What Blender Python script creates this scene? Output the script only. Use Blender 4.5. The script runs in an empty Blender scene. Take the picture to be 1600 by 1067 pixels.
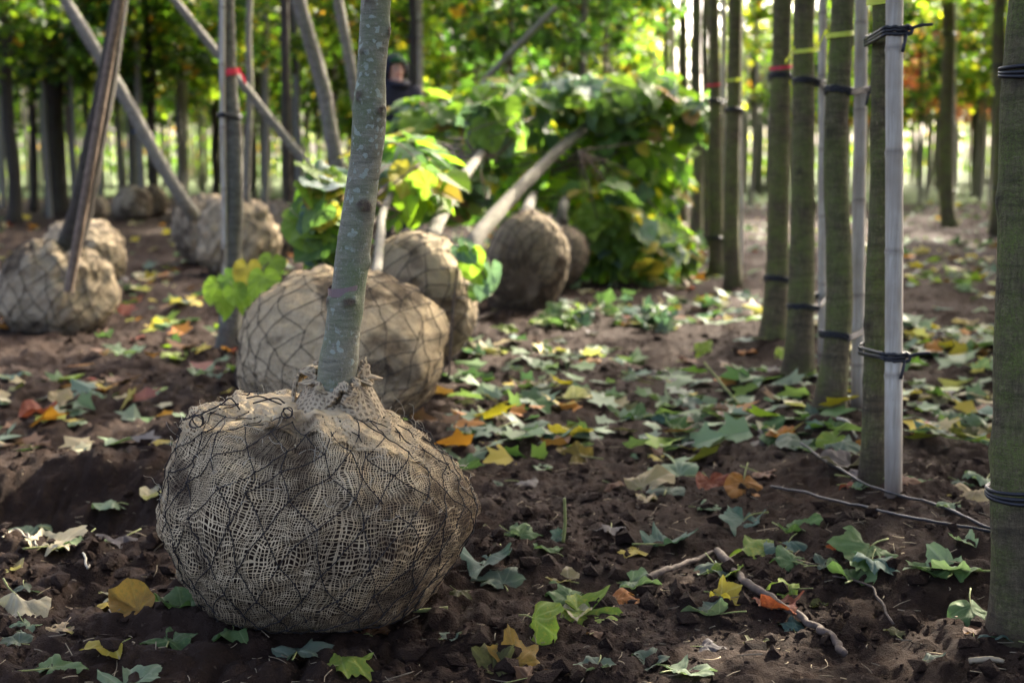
import bpy, math, random
import numpy as np
from mathutils import Vector, Matrix, Euler

# ------------------------------------------------------------------ camera, sky, sun, exposure
scene = bpy.context.scene
C = scene.collection
F_PX, CX, CY = 1600 * 50 / 36, 800.0, 533.5
CAM_H, PITCH = 0.88, math.radians(7.52)
cam_d = bpy.data.cameras.new('camera'); cam_d.lens = 50; cam_d.sensor_width = 36
cam_d.clip_start = 0.05; cam_d.clip_end = 2000
cam_d.dof.use_dof = True; cam_d.dof.focus_distance = 2.52; cam_d.dof.aperture_fstop = 4.0
cam = bpy.data.objects.new('camera', cam_d); C.objects.link(cam)
cam.location = (0, 0, CAM_H); cam.rotation_euler = (math.pi / 2 - PITCH, 0, 0)
scene.camera = cam
SUN_AZ, SUN_EL = math.radians(36), math.radians(31)      # to the right of straight ahead, above the horizon
world = bpy.data.worlds.new('World'); scene.world = world; world.use_nodes = True
wn = world.node_tree; wn.nodes.clear()
sky = wn.nodes.new('ShaderNodeTexSky'); sky.sky_type = 'NISHITA'; sky.sun_disc = False
sky.sun_elevation = SUN_EL; sky.sun_rotation = SUN_AZ; sky.air_density = 0.30; sky.dust_density = 6.0; sky.ozone_density = 0.0
bg = wn.nodes.new('ShaderNodeBackground'); bg.inputs[1].default_value = 0.15
wo = wn.nodes.new('ShaderNodeOutputWorld')
wn.links.new(sky.outputs[0], bg.inputs[0]); wn.links.new(bg.outputs[0], wo.inputs[0])
sun_d = bpy.data.lights.new('sun', 'SUN'); sun_d.energy = 3.0; sun_d.angle = math.radians(0.55); sun_d.color = (1.0, 0.9, 0.74)
sun = bpy.data.objects.new('sun', sun_d); C.objects.link(sun)
sdir = Vector((math.sin(SUN_AZ) * math.cos(SUN_EL), math.cos(SUN_AZ) * math.cos(SUN_EL), math.sin(SUN_EL)))
sun.rotation_euler = sdir.to_track_quat('Z', 'Y').to_euler(); sun.location = (8, 12, 12)
vs = scene.view_settings
vs.view_transform = 'Standard'; vs.look = 'None'; vs.gamma = 1.0; vs.use_curve_mapping = False; vs.exposure = 3.2
scene.render.engine = 'CYCLES'
cy = scene.cycles
cy.max_bounces = 7; cy.diffuse_bounces = 4; cy.glossy_bounces = 2; cy.transmission_bounces = 4; cy.transparent_max_bounces = 8
cy.use_denoising = True
try: cy.denoiser = 'OPENIMAGEDENOISE'
except Exception: pass
cy.caustics_reflective = False; cy.caustics_refractive = False; cy.sample_clamp_indirect = 6.0

# ------------------------------------------------------------------ maths helpers
rng = np.random.default_rng(7); random.seed(7)
SP, CP = math.sin(PITCH), math.cos(PITCH)
def ray(px, py):
    u, v = (px - CX) / F_PX, (CY - py) / F_PX
    return np.array([u, CP + v * SP, -SP + v * CP])
def at(px, py, Y):
    d = ray(px, py); return np.array([0, 0, CAM_H]) + d * (Y / d[1])
def project(p):
    d = np.array(p) - np.array([0, 0, CAM_H])
    z = d[1] * CP - d[2] * SP; y = d[1] * SP + d[2] * CP
    return CX + F_PX * d[0] / z, CY - F_PX * y / z
def _h(ix, iy, iz, s):
    n = (ix * 374761393 + iy * 668265263 + iz * 2147483647 + s * 974634777) & 0xFFFFFFFF
    n = ((n ^ (n >> 13)) * 1274126177) & 0xFFFFFFFF
    n = ((n ^ (n >> 16)) * 2246822519) & 0xFFFFFFFF
    return ((n ^ (n >> 15)) & 0xFFFFFF) / float(0xFFFFFF) * 2 - 1
def noise(x, y, z=0.0, s=0):
    x, y, z = np.broadcast_arrays(np.asarray(x, float), np.asarray(y, float), np.asarray(z, float))
    fx, fy, fz = np.floor(x), np.floor(y), np.floor(z)
    ix, iy, iz = fx.astype(np.int64), fy.astype(np.int64), fz.astype(np.int64)
    a, b, c = x - fx, y - fy, z - fz
    a, b, c = [t * t * t * (t * (t * 6 - 15) + 10) for t in (a, b, c)]
    r = 0
    for dx in (0, 1):
        wx = a if dx else 1 - a
        for dy in (0, 1):
            wy = b if dy else 1 - b
            for dz in (0, 1):
                r = r + wx * wy * (c if dz else 1 - c) * _h(ix + dx, iy + dy, iz + dz, s)
    return r
def fbm(x, y, z=0.0, s=0, o=3):
    r, a, f = 0, 1.0, 1.0
    for i in range(o):
        r = r + a * noise(x * f, y * f, np.asarray(z) * f, s + i * 17); a *= .5; f *= 2.03
    return r
def sstep(a, b, x):
    t = np.clip((x - a) / (b - a), 0, 1); return t * t * (3 - 2 * t)

# ------------------------------------------------------------------ terrain height
def flat(px, py, z=0.0):
    d = ray(px, py); t = (z - CAM_H) / d[2]
    return np.array([d[0] * t, d[1] * t, z])
_a, _b = flat(1560, 985), flat(1118, 425)
_rd = (_b - _a)[:2] / np.linalg.norm((_b - _a)[:2]); _rn = np.array([_rd[1], -_rd[0]])
def height(x, y):
    x = np.asarray(x, float); y = np.asarray(y, float)
    near = 1 - sstep(14, 25, y)
    dr = (x - _a[0]) * _rn[0] + (y - _a[1]) * _rn[1]
    h = 0.05 * np.exp(-(dr / .30) ** 2)
    tz = y - (3.55 + .12 * np.sin(x * 3.1) + .06 * x)
    tm = sstep(-.72, -1.0, x)
    h = h - .15 * tm * np.exp(-(tz / .19) ** 2) + .05 * tm * np.exp(-((tz - .38) / .16) ** 2) + .02 * tm * np.exp(-((tz + .35) / .14) ** 2)
    path = np.exp(-((x - (.12 + .10 * y)) / .42) ** 2)                     # trodden strip between the rows
    h = h - .022 * path
    rough = 1 - .6 * path
    h = h + .034 * fbm(x * 1.3, y * 1.3, 0, 3, 2)
    h = h + rough * .020 * fbm(x * 5, y * 5, 0, 11, 2)
    n = noise(x * 15, y * 15, 0, 21); h = h + rough * .018 * (np.abs(n) * 1.8 - .5)
    n = noise(x * 34, y * 34, 0, 31); h = h + (rough * .5 + .35) * .0095 * (np.abs(n) * 1.9 - .6)
    n = noise(x * 80, y * 80, 0, 41); h = h + .0042 * n
    return h * near
def G(px, py):
    z = 0.0
    for _ in range(12):
        p = flat(px, py, z); z = .5 * z + .5 * float(height(p[0], p[1]))
    p[2] = float(height(p[0], p[1])); return p

# ------------------------------------------------------------------ mesh helpers
def mesh_obj(name, v, f, mats, parent=None, loc=None, smooth=True, mi=None, attrs=None, cols=None, uv=None):
    me = bpy.data.meshes.new(name)
    v = np.asarray(v, dtype=np.float32)
    if isinstance(f, np.ndarray):
        n, k = f.shape
        me.vertices.add(len(v)); me.vertices.foreach_set('co', v.ravel())
        me.loops.add(n * k); me.loops.foreach_set('vertex_index', f.astype(np.int32).ravel())
        me.polygons.add(n); me.polygons.foreach_set('loop_start', np.arange(0, n * k, k, dtype=np.int32))
        me.update(calc_edges=True)
    else:
        me.from_pydata([tuple(map(float, p)) for p in v], [], f)
    for m in (mats if isinstance(mats, (list, tuple)) else [mats]): me.materials.append(m)
    if mi is not None: me.polygons.foreach_set('material_index', np.asarray(mi, dtype=np.int32))
    me.polygons.foreach_set('use_smooth', np.full(len(me.polygons), smooth))
    for k, a in (attrs or {}).items():
        at_ = me.attributes.new(k, 'FLOAT', 'POINT'); at_.data.foreach_set('value', np.asarray(a, dtype=np.float32))
    for k, a in (cols or {}).items():
        at_ = me.attributes.new(k, 'FLOAT_COLOR', 'POINT'); at_.data.foreach_set('color', np.asarray(a, dtype=np.float32).ravel())
    if uv is not None:
        lay = me.uv_layers.new(name='UVMap'); idx = np.empty(len(me.loops), dtype=np.int32); me.loops.foreach_get('vertex_index', idx)
        lay.data.foreach_set('uv', np.asarray(uv, dtype=np.float32)[idx].ravel())
    me.update()
    o = bpy.data.objects.new(name, me); C.objects.link(o)
    if parent: o.parent = parent
    if loc is not None: o.location = tuple(map(float, loc))
    return o
class MB:
    """collects shapes into one mesh"""
    def __init__(s): s.v = []; s.f = []; s.m = []; s.n = 0; s.a = []
    def add(s, v, f, m=0, a=None):
        v = np.asarray(v, float); s.v.append(v)
        s.f += [tuple(int(i) + s.n for i in q) for q in f]; s.m += [m] * len(f); s.n += len(v)
        s.a.append(np.zeros(len(v)) if a is None else np.asarray(a, float))
        return s
    def build(s, name, mats, parent=None, loc=None, smooth=True, off=None, attr=None):
        v = np.vstack(s.v)
        if off is not None: v = v - np.asarray(off)
        return mesh_obj(name, v, s.f, mats, parent, loc, smooth, s.m, {attr: np.concatenate(s.a)} if attr else None)
def frames(path):
    path = np.asarray(path, float); t = np.gradient(path, axis=0); t /= np.linalg.norm(t, axis=1)[:, None] + 1e-12
    u = np.cross(t[0], [0, 0, 1.0]);
    if np.linalg.norm(u) < 1e-3: u = np.array([1.0, 0, 0])
    u -= t[0] * u.dot(t[0]); u /= np.linalg.norm(u); U = [u]
    for i in range(1, len(path)):
        u = U[-1] - t[i] * U[-1].dot(t[i]); u /= np.linalg.norm(u) + 1e-12; U.append(u)
    U = np.array(U); return t, U, np.cross(t, U)
def tube(path, rad, sides=8, caps=True, bump=None):
    path = np.asarray(path, float); n = len(path); rad = np.broadcast_to(np.asarray(rad, float), (n,))
    t, U, V = frames(path); a = np.arange(sides) * 2 * math.pi / sides
    R = np.repeat(rad[:, None], sides, 1)
    if bump is not None: R = R * (1 + bump(np.arange(n)[:, None] * np.ones(sides), a[None, :] * np.ones((n, 1)), path))
    v = path[:, None] + R[..., None] * (np.cos(a)[None, :, None] * U[:, None] + np.sin(a)[None, :, None] * V[:, None])
    v = v.reshape(-1, 3); f = []
    for i in range(n - 1):
        b, c = i * sides, (i + 1) * sides
        for j in range(sides):
            k = (j + 1) % sides; f.append((b + j, b + k, c + k, c + j))
    if caps:
        f.append(tuple(range(sides - 1, -1, -1))); f.append(tuple((n - 1) * sides + j for j in range(sides)))
    return v, f
def curve(pts, n=24):
    pts = np.asarray(pts, float)
    if len(pts) < 3:
        s = np.linspace(0, 1, n)[:, None]; return pts[0] * (1 - s) + pts[-1] * s
    P = np.vstack([2 * pts[0] - pts[1], pts, 2 * pts[-1] - pts[-2]]); out = []
    m = len(pts) - 1
    for q in np.linspace(0, m - 1e-6, n):
        i = int(q); t = q - i; a, b, c, d = P[i:i + 4]
        out.append(.5 * (2 * b + (c - a) * t + (2 * a - 5 * b + 4 * c - d) * t * t + (3 * b - a - 3 * c + d) * t ** 3))
    return np.array(out)
def grid_faces(nu, nv, wrap=True):
    i = np.arange(nv - 1)[:, None]; j = np.arange(nu if wrap else nu - 1)[None, :]
    k = (j + 1) % nu
    return np.stack([i * nu + j, i * nu + k, (i + 1) * nu + k, (i + 1) * nu + j], -1).reshape(-1, 4)
def empty(name, loc, label=None, cat=None, group=None):
    o = bpy.data.objects.new(name, None); o.empty_display_size = .1; C.objects.link(o); o.location = tuple(map(float, loc))
    return tag(o, label, cat, group)
def tag(o, label=None, cat=None, group=None, kind=None):
    if label: o['label'] = label
    if cat: o['category'] = cat
    if group: o['group'] = group
    if kind: o['kind'] = kind
    return o

# ------------------------------------------------------------------ materials
class NT:
    def __init__(s, name):
        s.m = bpy.data.materials.new(name); s.m.use_nodes = True; s.t = s.m.node_tree; s.t.nodes.clear()
        s.out = s.t.nodes.new('ShaderNodeOutputMaterial')
    def n(s, typ, **kw):
        nd = s.t.nodes.new('ShaderNode' + typ)
        for k, v in kw.items():
            if k.startswith('i_'): s.put(nd.inputs[k[2:].replace('_', ' ')], v)
            else: setattr(nd, k, v)
        return nd
    def put(s, inp, v):
        if isinstance(v, bpy.types.NodeSocket): s.t.links.new(v, inp)
        elif isinstance(v, tuple) and len(v) == 3 and inp.type == 'RGBA': inp.default_value = (*v, 1)
        else: inp.default_value = v
    def noise(s, vec, scale, detail=4, rough=.6, dist=0):
        nd = s.n('TexNoise', i_Scale=scale, i_Detail=detail, i_Roughness=rough, i_Distortion=dist); s.t.links.new(vec, nd.inputs['Vector']); return nd.outputs['Fac']
    def ramp(s, fac, stops):
        nd = s.n('ValToRGB'); s.t.links.new(fac, nd.inputs[0]); e = nd.color_ramp.elements
        while len(e) < len(stops): e.new(.5)
        for q, (p, c) in zip(e, stops): q.position = p; q.color = (*c, 1) if isinstance(c, tuple) else (c, c, c, 1)
        return nd.outputs[0]
    def math(s, op, a, b=0.0, c=None, clamp=False):
        nd = s.n('Math', operation=op); nd.use_clamp = clamp; s.put(nd.inputs[0], a); s.put(nd.inputs[1], b)
        if c is not None: s.put(nd.inputs[2], c)
        return nd.outputs[0]
    def mix(s, fac, a, b, mode='MIX'):
        nd = s.n('Mix', data_type='RGBA', blend_type=mode); s.put(nd.inputs[0], fac); s.put(nd.inputs[6], a); s.put(nd.inputs[7], b); return nd.outputs[2]
    def attr(s, name, col=False):
        nd = s.n('Attribute', attribute_name=name); return nd.outputs['Color' if col else 'Fac']
    def pos(s, scale=None):
        nd = s.n('TexCoord').outputs['Object']
        if scale:
            mp = s.n('Mapping', i_Scale=scale); s.t.links.new(nd, mp.inputs[0]); nd = mp.outputs[0]
        return nd
    def world(s): return s.n('NewGeometry').outputs['Position']
    def bump(s, h, strength=.5, dist=.01, nrm=None):
        nd = s.n('Bump', i_Strength=strength, i_Distance=dist); s.t.links.new(h, nd.inputs['Height'])
        if nrm is not None: s.t.links.new(nrm, nd.inputs['Normal'])
        return nd.outputs[0]
    def bsdf(s, col, rough=.8, nrm=None, spec=.3, trans=None, tcol=None, sss=0):
        nd = s.n('BsdfPrincipled'); s.put(nd.inputs['Base Color'], col); s.put(nd.inputs['Roughness'], rough); s.put(nd.inputs['Specular IOR Level'], spec)
        if nrm is not None: s.t.links.new(nrm, nd.inputs['Normal'])
        o = nd.outputs[0]
        if trans:
            tr = s.n('BsdfTranslucent'); s.put(tr.inputs[0], tcol if tcol is not None else col)
            mx = s.n('MixShader'); s.put(mx.inputs[0], trans); s.t.links.new(o, mx.inputs[1]); s.t.links.new(tr.outputs[0], mx.inputs[2]); o = mx.outputs[0]
        s.t.links.new(o, s.out.inputs[0]); return s.m

def m_soil():
    t = NT('soil'); p = t.world()
    big = t.noise(p, 1.1, 4, .6); mid = t.noise(p, 9, 6, .7); fine = t.noise(p, 70, 5, .75); tiny = t.noise(p, 320, 3, .7)
    c = t.ramp(mid, [(.25, (.012, .0070, .0045)), (.5, (.030, .0175, .0112)), (.78, (.060, .037, .0245))])
    c = t.mix(t.math('MULTIPLY', t.ramp(big, [(.45, 0.0), (.7, 1.0)]), .55), c, (.058, .040, .030))
    c = t.mix(t.ramp(fine, [(.3, .55), (.75, 0.0)]), c, (.018, .011, .008))
    sp = t.noise(p, 55, 2, .5); c = t.mix(t.math('MULTIPLY', t.ramp(sp, [(.70, 0.0), (.74, 1.0)]), .5), c, (.14, .10, .065))
    h = t.math('ADD', t.math('MULTIPLY', fine, 1.0), t.math('MULTIPLY', tiny, .45))
    h = t.math('ADD', h, t.math('MULTIPLY', mid, 1.4))
    return t.bsdf(c, t.ramp(big, [(.35, 1.0), (.75, .85)]), t.bump(h, .9, .016), .10)
def m_core():
    t = NT('ball_soil'); p = t.pos(); a = t.noise(p, 14, 6, .7); b = t.noise(p, 90, 4, .7)
    c = t.ramp(a, [(.3, (.010, .006, .004)), (.55, (.026, .015, .0095)), (.8, (.052, .032, .020))])
    return t.bsdf(c, .95, t.bump(t.math('ADD', a, t.math('MULTIPLY', b, .4)), .9, .02), .2)
def m_thread():
    t = NT('jute_thread'); p = t.pos(); n = t.noise(p, 30, 4, .7); d = t.attr('dirt'); f = t.noise(p, 900, 2, .6)
    c = t.ramp(n, [(.3, (.46, .345, .195)), (.7, (.72, .575, .355))])
    c = t.mix(t.math('MULTIPLY', f, .35), c, (.16, .12, .075))
    c = t.mix(t.math('MULTIPLY', d, t.ramp(n, [(.25, 1.0), (.8, .55)]), clamp=True), c, (.062, .042, .027))
    return t.bsdf(c, .95, None, .1, .15)
def m_cloth(name, tint, scale):
    t = NT(name); uv = t.n('UVMap').outputs[0]; p = t.pos()
    w = t.n('TexNoise', i_Scale=9.0, i_Detail=3.0); t.t.links.new(uv, w.inputs['Vector'])
    ad = t.n('VectorMath', operation='MULTIPLY_ADD'); t.t.links.new(w.outputs['Color'], ad.inputs[0]); ad.inputs[1].default_value = (.035, .035, 0); t.t.links.new(uv, ad.inputs[2])
    sp = t.n('SeparateXYZ'); t.t.links.new(ad.outputs[0], sp.inputs[0])
    def th(s_, k): return t.math('ABSOLUTE', t.math('SINE', t.math('MULTIPLY', s_, k)))
    a, b = th(sp.outputs[0], scale * math.pi), th(sp.outputs[1], scale * math.pi * .5)
    wv = t.math('MAXIMUM', a, b)
    gap = t.ramp(t.math('MINIMUM', t.math('SUBTRACT', 1.0, a), t.math('SUBTRACT', 1.0, b)), [(.12, 0.0), (.42, 1.0)])
    n = t.noise(p, 7, 5, .65); d = t.attr('dirt')
    c = t.ramp(n, [(.3, tuple(x * .72 for x in tint)), (.7, tint)])
    c = t.mix(t.math('MULTIPLY', gap, .62), c, (.085, .06, .04))
    dn = t.noise(p, 20, 5, .7)
    c = t.mix(t.math('MULTIPLY', d, t.ramp(dn, [(.3, 1.0), (.75, .45)]), clamp=True), c, (.055, .036, .024))
    b1 = t.bump(wv, .55, .004); b2 = t.bump(t.noise(p, 34, 5, .7), .7, .022, b1)
    return t.bsdf(c, .95, b2, .1, .12)
def m_plain(name, col, rough=.7, spec=.3, var=.25, scale=30, bump=0.0, trans=None):
    t = NT(name); p = t.pos(); n = t.noise(p, scale, 4, .6)
    c = t.ramp(n, [(.3, tuple(x * (1 - var) for x in col)), (.7, tuple(min(1, x * (1 + var)) for x in col))])
    return t.bsdf(c, rough, t.bump(n, bump, .005) if bump else None, spec, trans)
def m_bark_main():
    t = NT('lichen_bark'); p = t.pos(); k = t.attr('knot')
    ps = t.pos((1, 1, 5)); n = t.noise(ps, 26, 6, .7); n2 = t.noise(p, 9, 4, .6)
    c = t.ramp(n, [(.25, (.070, .064, .040)), (.55, (.17, .160, .105)), (.8, (.26, .245, .175))])
    c = t.mix(t.math('MULTIPLY', t.ramp(n2, [(.42, 0.0), (.62, 1.0)]), .75), c, (.095, .125, .05))
    dn = t.n('TexNoise', i_Scale=70.0, i_Detail=4.0); t.t.links.new(p, dn.inputs['Vector']); da = t.n('VectorMath', operation='MULTIPLY_ADD'); t.t.links.new(dn.outputs['Color'], da.inputs[0]); da.inputs[1].default_value = (.022, .022, .022); t.t.links.new(p, da.inputs[2])
    v = t.n('TexVoronoi', i_Scale=58.0); t.t.links.new(da.outputs[0], v.inputs['Vector'])
    spot = t.math('MULTIPLY', t.ramp(v.outputs['Distance'], [(.26, 1.0), (.36, 0.0)]), t.ramp(t.noise(p, 22, 3, .6), [(.43, 0.0), (.54, 1.0)]))
    c = t.mix(t.math('MULTIPLY', spot, .75), c, (.27, .31, .24))
    fl = t.noise(t.pos((1, 1, .6)), 240, 3, .7); c = t.mix(t.math('MULTIPLY', t.ramp(fl, [(.56, 0.0), (.68, 1.0)]), .6), c, (.25, .24, .20))
    kn = t.noise(p, 130, 5, .75)
    c = t.mix(k, c, t.ramp(kn, [(.3, (.022, .014, .009)), (.55, (.085, .06, .038)), (.75, (.11, .13, .06))]))
    h = t.math('ADD', t.math('MULTIPLY', n, 1.0), t.math('MULTIPLY', fl, .5)); h = t.math('ADD', h, t.math('MULTIPLY', kn, t.math('MULTIPLY', k, 2.5)))
    h = t.math('ADD', h, t.math('MULTIPLY', spot, .25))
    return t.bsdf(c, .72, t.bump(h, .55, .006), .3)
def m_bark(name, lo, hi, green, gamt, gscale=7):
    t = NT(name); p = t.pos(); ps = t.pos((1, 1, .16)); n = t.noise(ps, 150, 6, .7); n2 = t.noise(p, gscale, 4, .65); rr = t.noise(t.pos((1, 1, 6)), 14, 4, .6)
    c = t.ramp(n, [(.32, lo), (.66, hi)])
    c = t.mix(t.math('MULTIPLY', t.ramp(rr, [(.45, 0.0), (.62, 1.0)]), .7), c, tuple(x * .7 for x in lo))
    c = t.mix(t.math('MULTIPLY', t.ramp(t.noise(p, 60, 4, .7), [(.58, 0.0), (.70, 1.0)]), .6), c, tuple(min(1, x * 1.7) for x in hi))
    g = t.math('MULTIPLY', t.ramp(n2, [(.40, 0.0), (.65, 1.0)]), gamt); g = t.math('MULTIPLY', g, t.ramp(t.noise(p, 210, 4, .7), [(.36, .15), (.62, 1.0)]))
    c = t.mix(g, c, green)
    c = t.mix(t.math('MULTIPLY', t.attr('knot'), .8), c, tuple(x * .6 for x in lo))
    d = t.attr('dirt'); c = t.mix(d, c, (.045, .028, .018))
    return t.bsdf(c, .85, t.bump(t.math('ADD', t.math('ADD', n, t.math('MULTIPLY', rr, .8)), t.math('MULTIPLY', t.noise(p, 120, 5, .75), 1.2)), .8, .009), .25)
def m_bamboo():
    t = NT('bamboo'); p = t.pos(); n = t.noise(t.pos((1, 1, .05)), 160, 5, .6); s = t.noise(p, 150, 3, .6); g = t.noise(p, 5, 3, .6)
    c = t.ramp(n, [(.25, (.27, .235, .175)), (.5, (.43, .385, .30)), (.75, (.56, .51, .41))])
    c = t.mix(t.ramp(g, [(.42, 0.0), (.68, .8)]), c, (.22, .175, .12))
    c = t.mix(t.math('MULTIPLY', t.ramp(s, [(.68, 0.0), (.75, 1.0)]), .8), c, (.06, .045, .035))
    c = t.mix(t.attr('dirt'), c, (.075, .048, .03))
    return t.bsdf(c, .62, t.bump(n, .3, .003), .35)
def m_leaf(name, col, vein, spotc=None, trans=.3, under=.0, rough=.62):
    t = NT(name); p = t.pos(); rnd = t.n('ObjectInfo').outputs['Random']; v = t.attr('vein')
    n = t.noise(p, 38, 5, .7); n1 = t.noise(p, 12, 3, .6)
    hsv = t.n('HueSaturation'); hsv.inputs['Hue'].default_value = .5
    t.put(hsv.inputs['Value'], t.math('ADD', t.math('MULTIPLY', rnd, .55), .60)); t.put(hsv.inputs['Hue'], t.math('ADD', t.math('MULTIPLY', rnd, -.03), .515)); hsv.inputs['Color'].default_value = (*col, 1)
    c = t.mix(t.math('MULTIPLY', n, .5), hsv.outputs[0], tuple(x * .55 for x in col))
    if spotc: c = t.mix(t.math('MULTIPLY', t.ramp(n1, [(.50, 0.0), (.68, 1.0)]), .8), c, spotc)
    c = t.mix(t.math('MULTIPLY', t.ramp(t.noise(p, 95, 3, .7), [(.64, 0.0), (.70, 1.0)]), .7), c, tuple(x * .25 for x in col))
    c = t.mix(t.math('MULTIPLY', t.ramp(t.noise(p, 22, 5, .75), [(.54, 0.0), (.72, 1.0)]), .45), c, (.05, .036, .026))
    c = t.mix(t.math('MULTIPLY', v, .6), c, vein)
    tc = t.mix(.5, c, tuple(min(1, x * k) for x, k in zip(col, (1.25, 1.6, .7))))
    return t.bsdf(c, rough, t.bump(t.math('ADD', t.math('MULTIPLY', n, .7), t.math('MULTIPLY', v, -.6)), .5, .004), .16 if trans < .4 else .35, trans, tc)
def m_foliage(name, trans=.55, spec=.35):
    t = NT(name); c0 = t.attr('tint', True); p = t.pos(); n = t.noise(p, 25, 2, .5)
    c = t.mix(t.math('MULTIPLY', n, .4), c0, (.03, .05, .02))
    tc = t.mix(1.0, c0, (1.45, 1.75, .65), 'MULTIPLY')
    return t.bsdf(c, .55, None, spec, trans, tc)
M = {}
M['soil'] = m_soil(); M['core'] = m_core(); M['thread'] = m_thread()
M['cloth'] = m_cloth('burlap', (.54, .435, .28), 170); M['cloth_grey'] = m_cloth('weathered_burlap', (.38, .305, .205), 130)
M['net'] = m_plain('black_net', (.022, .019, .017), .75, .2)
M['lichen'] = m_bark_main()
M['bark'] = m_bark('mossy_bark', (.058, .044, .024), (.155, .124, .070), (.13, .165, .030), 1.0)
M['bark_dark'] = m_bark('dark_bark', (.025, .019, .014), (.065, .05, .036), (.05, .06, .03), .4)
M['bark_grey'] = m_bark('grey_bark', (.085, .076, .060), (.20, .185, .15), (.15, .16, .10), .6)
M['bark_pale'] = m_bark('pale_bark', (.13, .115, .09), (.28, .255, .205), (.15, .16, .09), .4)
M['bamboo'] = m_bamboo()
M['wood'] = m_plain('old_stake', (.16, .115, .08), .8, .2, .35, 40, .4)
M['rubber'] = m_plain('rubber_tie', (.012, .012, .014), .5, .4)
M['tape_yellow'] = m_plain('yellow_tape', (.55, .62, .06), .45, .4, .1, trans=.25)
M['tape_red'] = m_plain('red_tape', (.55, .03, .05), .45, .4, .1, trans=.2)
M['tape_blue'] = m_plain('blue_tape', (.02, .13, .5), .45, .4, .1, trans=.2)
M['twig'] = m_plain('twig', (.085, .062, .046), .8, .25, .4, 60, .5)
M['fibre'] = m_plain('jute_fibre', (.40, .36, .27), .9, .1, .2)
M['stalk'] = m_plain('leaf_stalk', (.24, .26, .085), .6, .3, .3, trans=.2)
M['straw'] = m_plain('straw', (.24, .19, .12), .85, .2, .4)
M['foliage'] = m_foliage('crown_leaves'); M['litter'] = m_foliage('leaf_litter', .2, .08)
LEAF = {  # name: (colour, vein, blotch, words)
 'green': ((.085, .145, .052), (.19, .25, .11), (.11, .16, .05), 'mid green'),
 'blue': ((.070, .122, .092), (.15, .21, .15), None, 'blue green'),
 'mint': ((.165, .225, .130), (.33, .37, .23), (.17, .23, .12), 'pale mint green'),
 'grey': ((.105, .140, .095), (.22, .25, .17), (.10, .10, .075), 'dull grey green'),
 'lime': ((.20, .28, .045), (.32, .37, .12), (.30, .28, .04), 'bright yellow green'),
 'yellow': ((.42, .32, .045), (.48, .40, .12), (.26, .16, .03), 'yellow'),
 'orange': ((.36, .145, .035), (.33, .19, .07), (.17, .06, .02), 'orange'),
 'brown': ((.14, .068, .036), (.19, .11, .06), (.07, .035, .02), 'dark brown'),
 'red': ((.19, .040, .026), (.25, .09, .05), (.26, .10, .035), 'reddish brown'),
 'tan': ((.34, .27, .145), (.38, .32, .20), (.26, .18, .085), 'dry tan'),
 'cream': ((.38, .34, .21), (.50, .46, .33), (.36, .30, .17), 'faded cream'),
 'ochre': ((.25, .155, .03), (.29, .20, .06), (.12, .10, .03), 'ochre'),
 'olive': ((.085, .085, .026), (.13, .12, .05), (.055, .04, .02), 'dark olive'),
 'purple': ((.105, .088, .088), (.15, .13, .12), (.07, .055, .05), 'purplish grey'),
}
for k, (c, v, b, w) in LEAF.items(): M['leaf_' + k] = m_leaf('leaf_' + w.replace(' ', '_'), c, v, b)
M['lime_green'] = m_leaf('lime_leaf_green', (.14, .24, .05), (.22, .3, .1), None, .5)
M['lime_bright'] = m_leaf('lime_leaf_bright', (.25, .37, .04), (.31, .41, .1), None, .5)
M['lime_blue'] = m_leaf('lime_leaf_bluish', (.14, .22, .145), (.21, .29, .19), None, .3, rough=.36)
M['lime_yellow'] = m_leaf('lime_leaf_yellow', (.48, .38, .05), (.5, .42, .1), (.38, .27, .04), .45)
M['lime_tan'] = m_leaf('lime_leaf_tan', (.42, .25, .09), (.4, .27, .12), None, .4)
def m_grass():
    t = NT('grass'); p = t.world(); n = t.noise(p, 3, 6, .7); n2 = t.noise(p, .25, 3, .6)
    c = t.ramp(n, [(.3, (.035, .07, .018)), (.7, (.10, .16, .045))]); c = t.mix(t.math('MULTIPLY', n2, .4), c, (.16, .15, .07))
    return t.bsdf(c, .9, t.bump(n, .8, .1), .2)
M['grass'] = m_grass()
M['jacket'] = m_plain('jacket', (.014, .015, .024), .85, .2, .3, 12); M['trousers'] = m_plain('trousers', (.03, .03, .035), .9, .2)
M['skin'] = m_plain('skin', (.52, .29, .20), .55, .35, .12, 20); M['cap'] = m_plain('cap', (.014, .042, .016), .9, .1)
M['eye'] = m_plain('eye_dark', (.03, .02, .018), .4, .4); M['lip'] = m_plain('lip', (.34, .12, .09), .5, .3); M['boot'] = m_plain('boot', (.03, .022, .016), .7, .3)

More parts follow.
